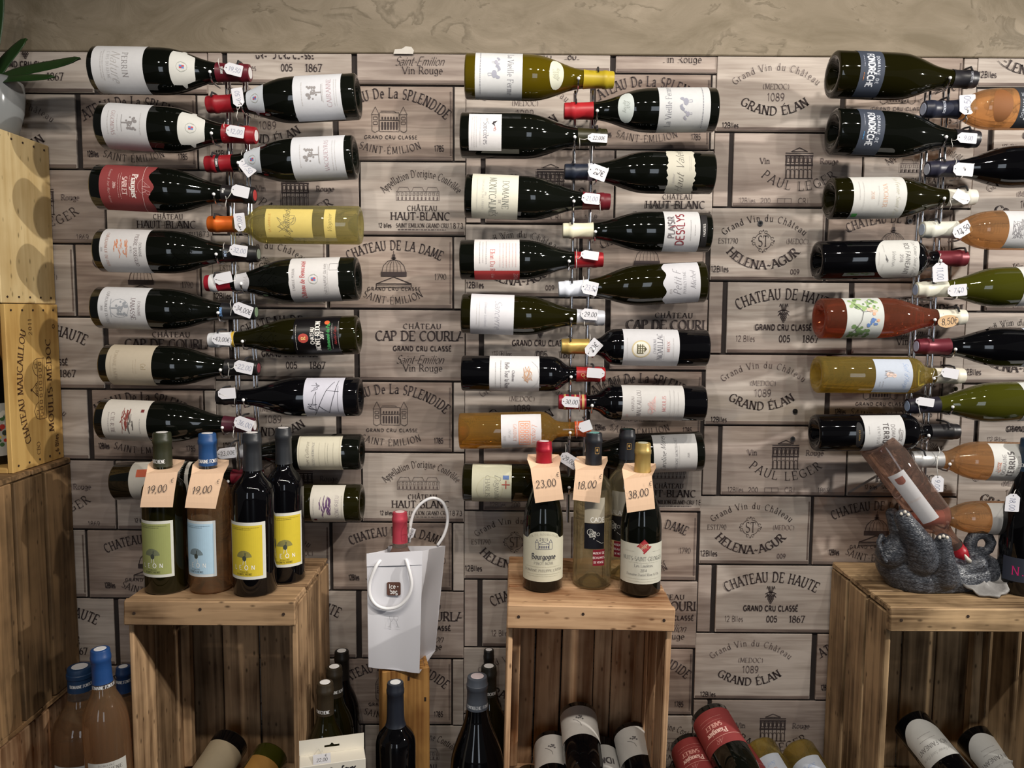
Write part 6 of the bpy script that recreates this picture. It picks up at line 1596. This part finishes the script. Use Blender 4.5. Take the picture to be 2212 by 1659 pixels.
BAGM = mat('frosted_white_vinyl', srgb(222, 222, 228), .28, var=.03, nscale=6, ior=1.4)
HANDLE = mat('white_plastic_tube', srgb(236, 236, 238), .25)
bag = empty('ice_bag', frame_at(P(868, 1448, -.17))); tag(bag, 'white vinyl ice bag with looped handles and brown logo', 'bag')
bo_ = bag.matrix_world.translation.copy()
def rb_(p): return Vector(p) - bo_
yf, yk = -.178, -.075
ftl, ftr = P(792, 1196, yf - .006), P(913, 1190, yf)
fbl, fbr = P(796, 1441, yf), P(906, 1454, yf)
btl, btr = P(838, 1180, yk), P(962, 1179, yk)
bbl, bbr = P(828, 1408, yk), P(940, 1406, yk)
midr = P(944, 1330, -.12)
mb = MB()
def sheet(name, A, B_, C_, D_, dent=None, nx=10, nz=12):
    m_ = MB(); vs = []
    for off in (0, 1):
        for j in range(nz + 1):
            for i in range(nx + 1):
                u, v = i / nx, j / nz
                p = A.lerp(B_, u).lerp(D_.lerp(C_, u), v)
                if dent: p = p + dent(u, v)
                nrm = (B_ - A).cross(D_ - A).normalized()
                vs.append(rb_(p + nrm * (.0008 * off)))
    n = (nx + 1) * (nz + 1); fs = []
    for off in (0, 1):
        for j in range(nz):
            for i in range(nx):
                q = (j * (nx + 1) + i, j * (nx + 1) + i + 1, (j + 1) * (nx + 1) + i + 1, (j + 1) * (nx + 1) + i)
                fs.append(tuple(x + off * n for x in (q if off == 0 else q[::-1])))
    m_.add(vs, fs); return m_.build(name, BAGM, bag, smooth=True)
fp = sheet('front_panel', ftl, ftr, fbr, fbl, lambda u, v: Vector((0, .004 * math.sin(u * math.pi) * math.sin(v * 3) - .002 * math.sin(u * 9) * v, 0)))
sheet('side_panel', ftr, btr, bbr, fbr, lambda u, v: Vector((-.022 * math.sin(u * math.pi) * min(1, v * 1.4), 0, 0)) * (1 - .35 * math.cos(v * 7)))
sheet('side_panel', btl, ftl, fbl, bbl, lambda u, v: Vector((.015 * math.sin(u * math.pi), 0, 0)))
sheet('back_panel', btr, btl, bbl, bbr)
sheet('base', fbl, fbr, bbr, bbl, None, 3, 3)
sheet('hem', ftl + Vector((0, -.0015, 0)), ftr + Vector((0, -.0015, 0)), ftr.lerp(fbr, .11) + Vector((0, -.0015, 0)), ftl.lerp(fbl, .11) + Vector((0, -.0015, 0)), None, 6, 2)
def loop(pxs, y0, name):
    pts = [rb_(P(x_, z_, y_)) for x_, z_, y_ in pxs]; sm_ = []
    for i in range(len(pts) - 1):
        p0, p1, p2, p3 = pts[max(i - 1, 0)], pts[i], pts[i + 1], pts[min(i + 2, len(pts) - 1)]
        for k in range(6):
            t = k / 6
            sm_.append(.5 * ((2 * p1) + (p2 - p0) * t + (2 * p0 - 5 * p1 + 4 * p2 - p3) * t * t + (3 * p1 - p0 - 3 * p2 + p3) * t ** 3))
    sm_.append(pts[-1]); m_ = MB(); m_.tube(sm_, .0033, 10); return m_.build(name, HANDLE, bag, smooth=True)
yh = yf - .010
loop([(824, 1208, yf - .002), (812, 1224, yh), (799, 1258, yh), (799, 1285, yh), (812, 1306, yh), (835, 1315, yh), (862, 1309, yh), (882, 1288, yh), (889, 1262, yh), (884, 1232, yh), (877, 1208, yf - .002)], yh, 'handle')
loop([(884, 1172, yk), (886, 1140, yk), (894, 1108, yk), (912, 1086, yk), (934, 1076, yk), (955, 1084, yk), (966, 1108, yk), (966, 1132, yk), (958, 1158, yk), (945, 1178, yk)], yk, 'handle')
# logo and the two glasses printed on the front
lg = P(851, 1271, yf); m_ = MB()
rr_ = []
for cx_, cz_, a0 in ((.010, .010, 0), (-.010, .010, 90), (-.010, -.010, 180), (.010, -.010, 270)):
    for k in range(5): rr_.append((cx_ + .0035 * math.cos(math.radians(a0 + k * 22.5)), cz_ + .0035 * math.sin(math.radians(a0 + k * 22.5))))
fy = lambda: rb_(lg)
L0 = rb_(lg) + Vector((0, -.0022, 0))
m_.poly([L0 + Vector((x, 0, z)) for x, z in rr_]); lo_ = m_.build('logo', mat('brown_logo_ink', srgb(92, 62, 52), .6), fp, recalc=False)
m_ = MB()
for q in text2d('Ice•'.replace('•', ''), 9, 'sans', c=(-3, 5)) + disc2d(8, 4.5, 1.3) + text2d('bag', 9, 'sans', c=(0, -5.5)): m_.poly([L0 + Vector((x / 1000, -.0004, z / 1000)) for x, z in q])
m_.build('logo_lettering', rgbmat((236, 234, 232), 'print'), lo_, recalc=False)
g0 = rb_(P(851, 1338, yf)) + Vector((0, -.0022, 0)); m_ = MB(); gq = []
for s in (-1, 1):
    gq += circ2d(s * 4.5, 6, 4, .5, 170, 370, 9) + line2d([(s * 5, -3), (s * 8, -14)], .8) + line2d([(s * 8 - 4, -14), (s * 8 + 3, -15)], .6) + line2d([(s * 4.5 - 4, 6), (s * 4.5 + 4, 6)], .5)
for q in gq: m_.poly([g0 + Vector((x / 1000, 0, z / 1000)) for x, z in q])
m_.build('printed_glasses', rgbmat((150, 150, 156), 'print'), fp, recalc=False)
bzb = max(fbl.z, fbr.z) + .004
bp_ = P(864, 1160, -.125)
mth = P(864, 1106, -.125)
bottle('rosé bottle with pink capsule standing in the ice bag', Vector((bp_.x, -.125, mth.z - .295)), Vector((bp_.x, -.125, mth.z)), kind='bordeaux', R=.0355, glassm=PINK_WINE, fill=.76, cap=(196, 72, 88), cap_t=.79, cap_metal=.3, cap_end=(226, 206, 206))
price_tag(889, 1152, 70, '12,00', 'back handle of the ice bag', faint=False, y=-.09, w=.022, h=.012, neck=(886, 1140))

# ------------------------------------------------------------------ bottles standing low between the crates
def low(label, px, py, y, H=None, **k):
    m = P(px, py, y); b = Vector((m.x, y, FLOOR_Z + .0005 if H is None else m.z - H))
    return bottle(label, b, m, **k)
DT = lambda ang=0, z=.24: (text2d('DOMAINE FONTCHENE', 6.2, 'boldserif', xs=.72), z, (226, 228, 230), ang)
low('dark bottle nearest of three left of the ice bag', 702, 1474, -.20, kind='provence', R=.0385, glassm=OLIVE_DARK, cap=(52, 44, 32), cap_t=.80, cap_end=(236, 236, 236), capmarks=[(text2d('FONTCHENE', 6.2, 'boldserif', xs=.72), .258, (226, 228, 230), -.2)])
low('dark bottle in the middle of three left of the ice bag', 722, 1440, -.12, kind='provence', R=.0385, glassm=OLIVE_DARK, cap=(48, 42, 32), cap_t=.80, cap_end=(236, 236, 236), capmarks=[DT(.9, .258)])
low('dark bottle farthest of three left of the ice bag', 738, 1406, -.0425, kind='provence', R=.0365, glassm=BLACK_GLASS, cap=(26, 24, 22), cap_t=.80, cap_end=(230, 230, 230))
low('black bottle standing before the slim larch box', 854, 1474, -.225, kind='bordeaux', R=.0385, glassm=BLACK_GLASS, cap=(34, 38, 48), cap_t=.74, cap_end=(232, 232, 232), labels=[dict(z=(.14, .42), half=60, col=(222, 222, 222))])
low('large dark bottle with slate capsule beside the middle crate', 1031, 1461, -.205, kind='burgundy', R=.0525, glassm=BLACK_GLASS, cap=(78, 84, 94), cap_t=.81, cap_end=(210, 196, 200), capmarks=[(text2d('FONDRECHE  FONDRECHE', 6.2, 'boldserif', xs=.75), .274, (206, 210, 216), .5)])
low('dark bottle between the slate-capsule one and the middle crate', 1056, 1439, -.11, kind='provence', R=.0385, glassm=OLIVE_DARK, cap=(36, 36, 32), cap_t=.80, cap_end=(234, 234, 234), capmarks=[(text2d('FONTCHENE', 6.2, 'boldserif', xs=.72), .252, (226, 228, 230), .2)])
low('dark bottle at the wall behind the slate-capsule bottle', 1056, 1404, -.043, kind='provence', R=.026, glassm=BLACK_GLASS, cap=(28, 27, 26), cap_t=.80, cap_end=(232, 232, 232))
low('large rosé bottle against the dark crate side', 172, 1440, -.125, kind='provence', R=.058, glassm=ROSE_WINE, fill=.79, cap=(30, 58, 92), cap_t=.845, cap_end=(220, 220, 222), capmarks=[DT(.8, .272)], labels=[dict(z=(.06, .40), half=42, ang=10, col=(214, 218, 214), items=[(rect2d(-32, -44, 36, 44), (150, 166, 160)), (fines((-6, 38, 44, 1.2)), (90, 100, 96))])])
stp = P(216, 1402, -.27)
bottle('orange rosé bottle with blue capsule beside left crate', Vector((stp.x + .012, -.27, FLOOR_Z + .0945)), Vector((stp.x, -.27, stp.z)), kind='provence', R=.0405, glassm=ROSE_WINE, fill=.775, cap=(34, 72, 128), cap_t=.80, cap_end=(226, 226, 228), capmarks=[DT(.8, .246)],
       labels=[dict(z=(.06, .36), half=50, ang=22, col=(222, 220, 212), items=[(tx('FONTCHENE', 0, 34, 7, 'serif', sp=.15), (120, 116, 110)), (tx('DOMAINE', 0, 42, 4, 'serifl', sp=.3), GRY), (tx('2019', 0, 23, 5, 'serif', sp=.3), (90, 88, 86)), (fines((0, 29, 34, 1)), GRY)])])
low('rosé bottle half hidden behind left crate edge', 266, 1440, -.055, kind='provence', R=.035, glassm=ROSE_WINE, fill=.775, cap=(30, 58, 100), cap_t=.80, cap_end=(220, 220, 222), capmarks=[DT(.6, .244)])

# ------------------------------------------------------------------ bottles lying in and between the crates, necks towards the viewer
def lie(label, px, py, y, dx, dz, roll=0.0, L=.293, **k):
    b = P(px, py, y); dv = Vector((dx, -1, dz)).normalized() * L
    return bottle(label, b, b + dv, roll=roll, **k)
VINE = lambda: [(line2d([(-2, 16), (0, 8), (6, 2), (14, -2)], .9), (70, 66, 66)), (sum([disc2d(x_, y_, 2.2, n=8) for x_, y_ in ((-6, -2), (-2, -5), (2, -4), (-4, -8), (0, -9), (6, -6))], []), (96, 92, 92))]
wl = lambda ang=0: [dict(z=(.05, .30), half=80, ang=ang, col=(206, 202, 196), items=VINE())]
lie('black bottle lying uppermost in the middle crate', 1248, 1542, -.06, .02, -.34, kind='burgundy', R=.039, glassm=BLACK_GLASS, labels=wl(0), cap=(30, 28, 30))
lie('black bottle lying at the left in the middle crate', 1192, 1604, -.065, -.01, -.30, kind='burgundy', R=.038, glassm=BLACK_GLASS, labels=wl(6), cap=(30, 28, 30))
lie('black bottle lying at the right in the middle crate', 1362, 1586, -.065, .08, -.32, kind='burgundy', R=.0385, glassm=BLACK_GLASS, labels=wl(-4), cap=(30, 28, 30))
lie('black bottle deep between the others in the middle crate', 1297, 1618, -.055, .04, -.18, kind='burgundy', R=.036, glassm=BLACK_GLASS, labels=[dict(z=(.10, .40), half=76, col=(190, 188, 184), items=[(tx('IDM', 0, 2, 16, 'bold'), (70, 66, 68))])], cap=(30, 28, 30))
lie('cream-labelled bottle at the left foot of the middle crate', 1143, 1676, -.06, -.01, -.10, kind='burgundy', R=.031, glassm=OLIVE_DARK, labels=[dict(z=(.08, .40), half=80, col=(206, 200, 170))], cap=(30, 28, 30))
redlab = lambda: [dict(z=(.05, .33), half=86, col=(150, 58, 58), items=[(tx('Piaugier', 0, 12, 11, 'boldserif'), (226, 190, 180)), (tx('SABLET', 0, -4, 9, 'boldserif'), (214, 160, 150)), (tx('AR', 0, 31, 10, 'script'), (200, 140, 134)), (line2d([(-60, 20), (0, 23), (60, 20)], .8), (214, 160, 150)), (fines((0, -14, 50, 1.1), (0, -22, 50, 1.1)), (200, 140, 134))])]
lie('red-labelled bottle lying uppermost right of the middle crate', 1531, 1546, -.07, .26, -.42, kind='burgundy', R=.0415, glassm=DARK_GLASS, labels=redlab(), cap=(26, 25, 26), capmarks=[capw('PIAUGIER', .245, 0, 5)])
lie('red-labelled bottle lying against the middle crate', 1486, 1612, -.065, .12, -.28, kind='burgundy', R=.0405, glassm=DARK_GLASS, labels=redlab(), cap=(26, 25, 26))
lie('red-labelled bottle lying half hidden under its neighbour', 1590, 1628, -.06, .16, -.16, kind='burgundy', R=.038, glassm=DARK_GLASS, labels=redlab(), cap=(26, 25, 26))
goldlab = lambda: [dict(z=(.15, .40), half=62, ang=8, col=(206, 214, 226), items=[(tx("Soif d'Ange", 4, -14, 9, 'script'), (130, 160, 210)), (disc2d(-14, 8, 4) + scribble(-16, 4, 14, 20, 14, 3, .5), (190, 160, 150))])]
lie('golden wine bottle lying next to the red labels', 1640, 1618, -.06, .22, -.34, kind='bordeaux', R=.0375, glassm=GOLD_WINE, labels=goldlab(), cap=(210, 204, 188))
lie('golden wine bottle lying nearest the right crate', 1723, 1622, -.06, .20, -.34, kind='bordeaux', R=.0375, glassm=GOLD_WINE, labels=goldlab(), cap=(210, 204, 188))
shl = lambda: [dict(z=(.06, .36), half=66, col=(214, 214, 210), items=[(tx('ROI FAINEANT', 0, 14, 8.5, 'sans'), (120, 118, 116)), (tx('La Ferme Saint Pierre', 0, 30, 6, 'script'), (140, 138, 136)), (fines((0, 0, 36, 1.2), (0, -10, 30, 1.2)), GRY)], bot=lambda u: .3 * u * u)]
lie('black bottle with shield label at the left in the right crate', 1965, 1560, -.09, .30, -.46, kind='bordeaux', R=.0385, glassm=BLACK_GLASS, labels=shl(), cap=(96, 30, 44), cap_t=.80)
lie('black bottle with shield label deeper in the right crate', 2100, 1592, -.085, .22, -.40, kind='bordeaux', R=.0375, glassm=BLACK_GLASS, labels=shl(), cap=(176, 130, 96), cap_t=.80)
lie('dark bottle with beige label lying in the left crate', 500, 1602, -.08, -.22, -.36, kind='bordeaux', R=.0385, glassm=BLACK_GLASS, labels=[dict(z=(.10, .42), half=74, col=(176, 160, 132))], cap=(30, 28, 30))
lie('olive bottle with amber label lying in the left crate', 588, 1630, -.075, -.26, -.34, kind='bordeaux', R=.0375, glassm=OLIVE2, labels=[dict(z=(.12, .44), half=70, col=(196, 144, 70))], cap=(60, 50, 30))

# ------------------------------------------------------------------ white carton with hang tab
WB = mat('white_carton', srgb(236, 230, 216), .55, var=.02)
by_ = -.335
tl_, tr_ = P(651, 1637, by_), P(766, 1603, by_ - .0)
fr_ = P(784, 1631, by_ - .055); flr = P(668, 1664, by_ - .055)
zc_ = (tl_.z + tr_.z) / 2
ctr = P(718, 1634, by_ - .03); wv_ = .112; dv_ = .036; hv_ = zc_ + .004 - (FLOOR_Z + .001)
Mb = frame_at((ctr.x, ctr.y, FLOOR_Z + .001)) @ Matrix.Rotation(math.radians(15), 4, 'Z')
box_ = empty('product_carton', Mb); tag(box_, 'white carton with hang tab at the bottom edge', 'carton')
mb = MB(); mb.bbox((0, 0, hv_ / 2), (wv_, dv_, hv_), .0008); cart = mb.build('carton_body', WB, box_)
mb = MB(); slot = [(-.018, .012), (.018, .012)]
tw, thh = wv_ / 2, .028
yb_ = dv_ / 2 - .0006
P2 = lambda x, z: (x, yb_, hv_ + z)
# tab with a slot cut through it
outer = [(-tw, 0), (tw, 0), (tw, thh), (-tw, thh)]; inner = [(-.013, .010), (.013, .010), (.013, .014), (.004, .014), (0, .018), (-.004, .014), (-.013, .014)]
vs = [P2(*p) for p in outer] + [P2(*p) for p in inner]
fs = [(0, 1, 5, 4), (1, 2, 6, 5), (2, 7, 6), (2, 8, 7), (2, 3, 8), (3, 9, 8), (3, 10, 9), (3, 0, 4, 10)]
mb.add(vs, fs); mb.add([(x, y_ + .0006, z) for x, y_, z in vs], [f[::-1] for f in fs]); mb.build('hang_tab', WB, box_, recalc=False)
mb = MB()
for q in text2d('Wine Saver', 11, 'bold', xs=.8, c=(14, hv_ * 1000 - 13)): mb.poly([(x / 1000, -dv_ / 2 - .0004, z / 1000) for x, z in q])
mb.build('carton_lettering', INK, cart, recalc=False)
tg = Mb @ Vector((-.022, dv_ / 2 - .004, hv_ + .002))
m_ = Mb @ Matrix.Translation((-.018, -.004, hv_ + .0022)) @ Matrix.Rotation(math.radians(-80), 4, 'X')
rt = empty('price_tag', m_); tag(rt, 'small white price tag reading 22,00 € lying on the carton', 'price tag', 'price tags tied to bottle necks')
mb = MB(); mb.box((0, 0, 0), (.030, .0005, .024)); cd = mb.build('card', CARD, rt)
mb = MB()
for q in text2d('22,00', 8, 'hand', xs=.8, c=(0, -3)) + text2d('€', 6, 'hand', c=(7, 7)): mb.poly([(x / 1000, -.0005, z / 1000) for x, z in q])
mb.build('handwriting', INK, cd, recalc=False)
mb = MB(); mb.tube([(0, -.0005, .011), (-.004, -.003, .022), (.002, -.010, .034), (.006, -.004, .036), (.003, .001, .024), (.001, 0, .012)], .0005, 6); mb.build('string', STRING, rt, smooth=True)
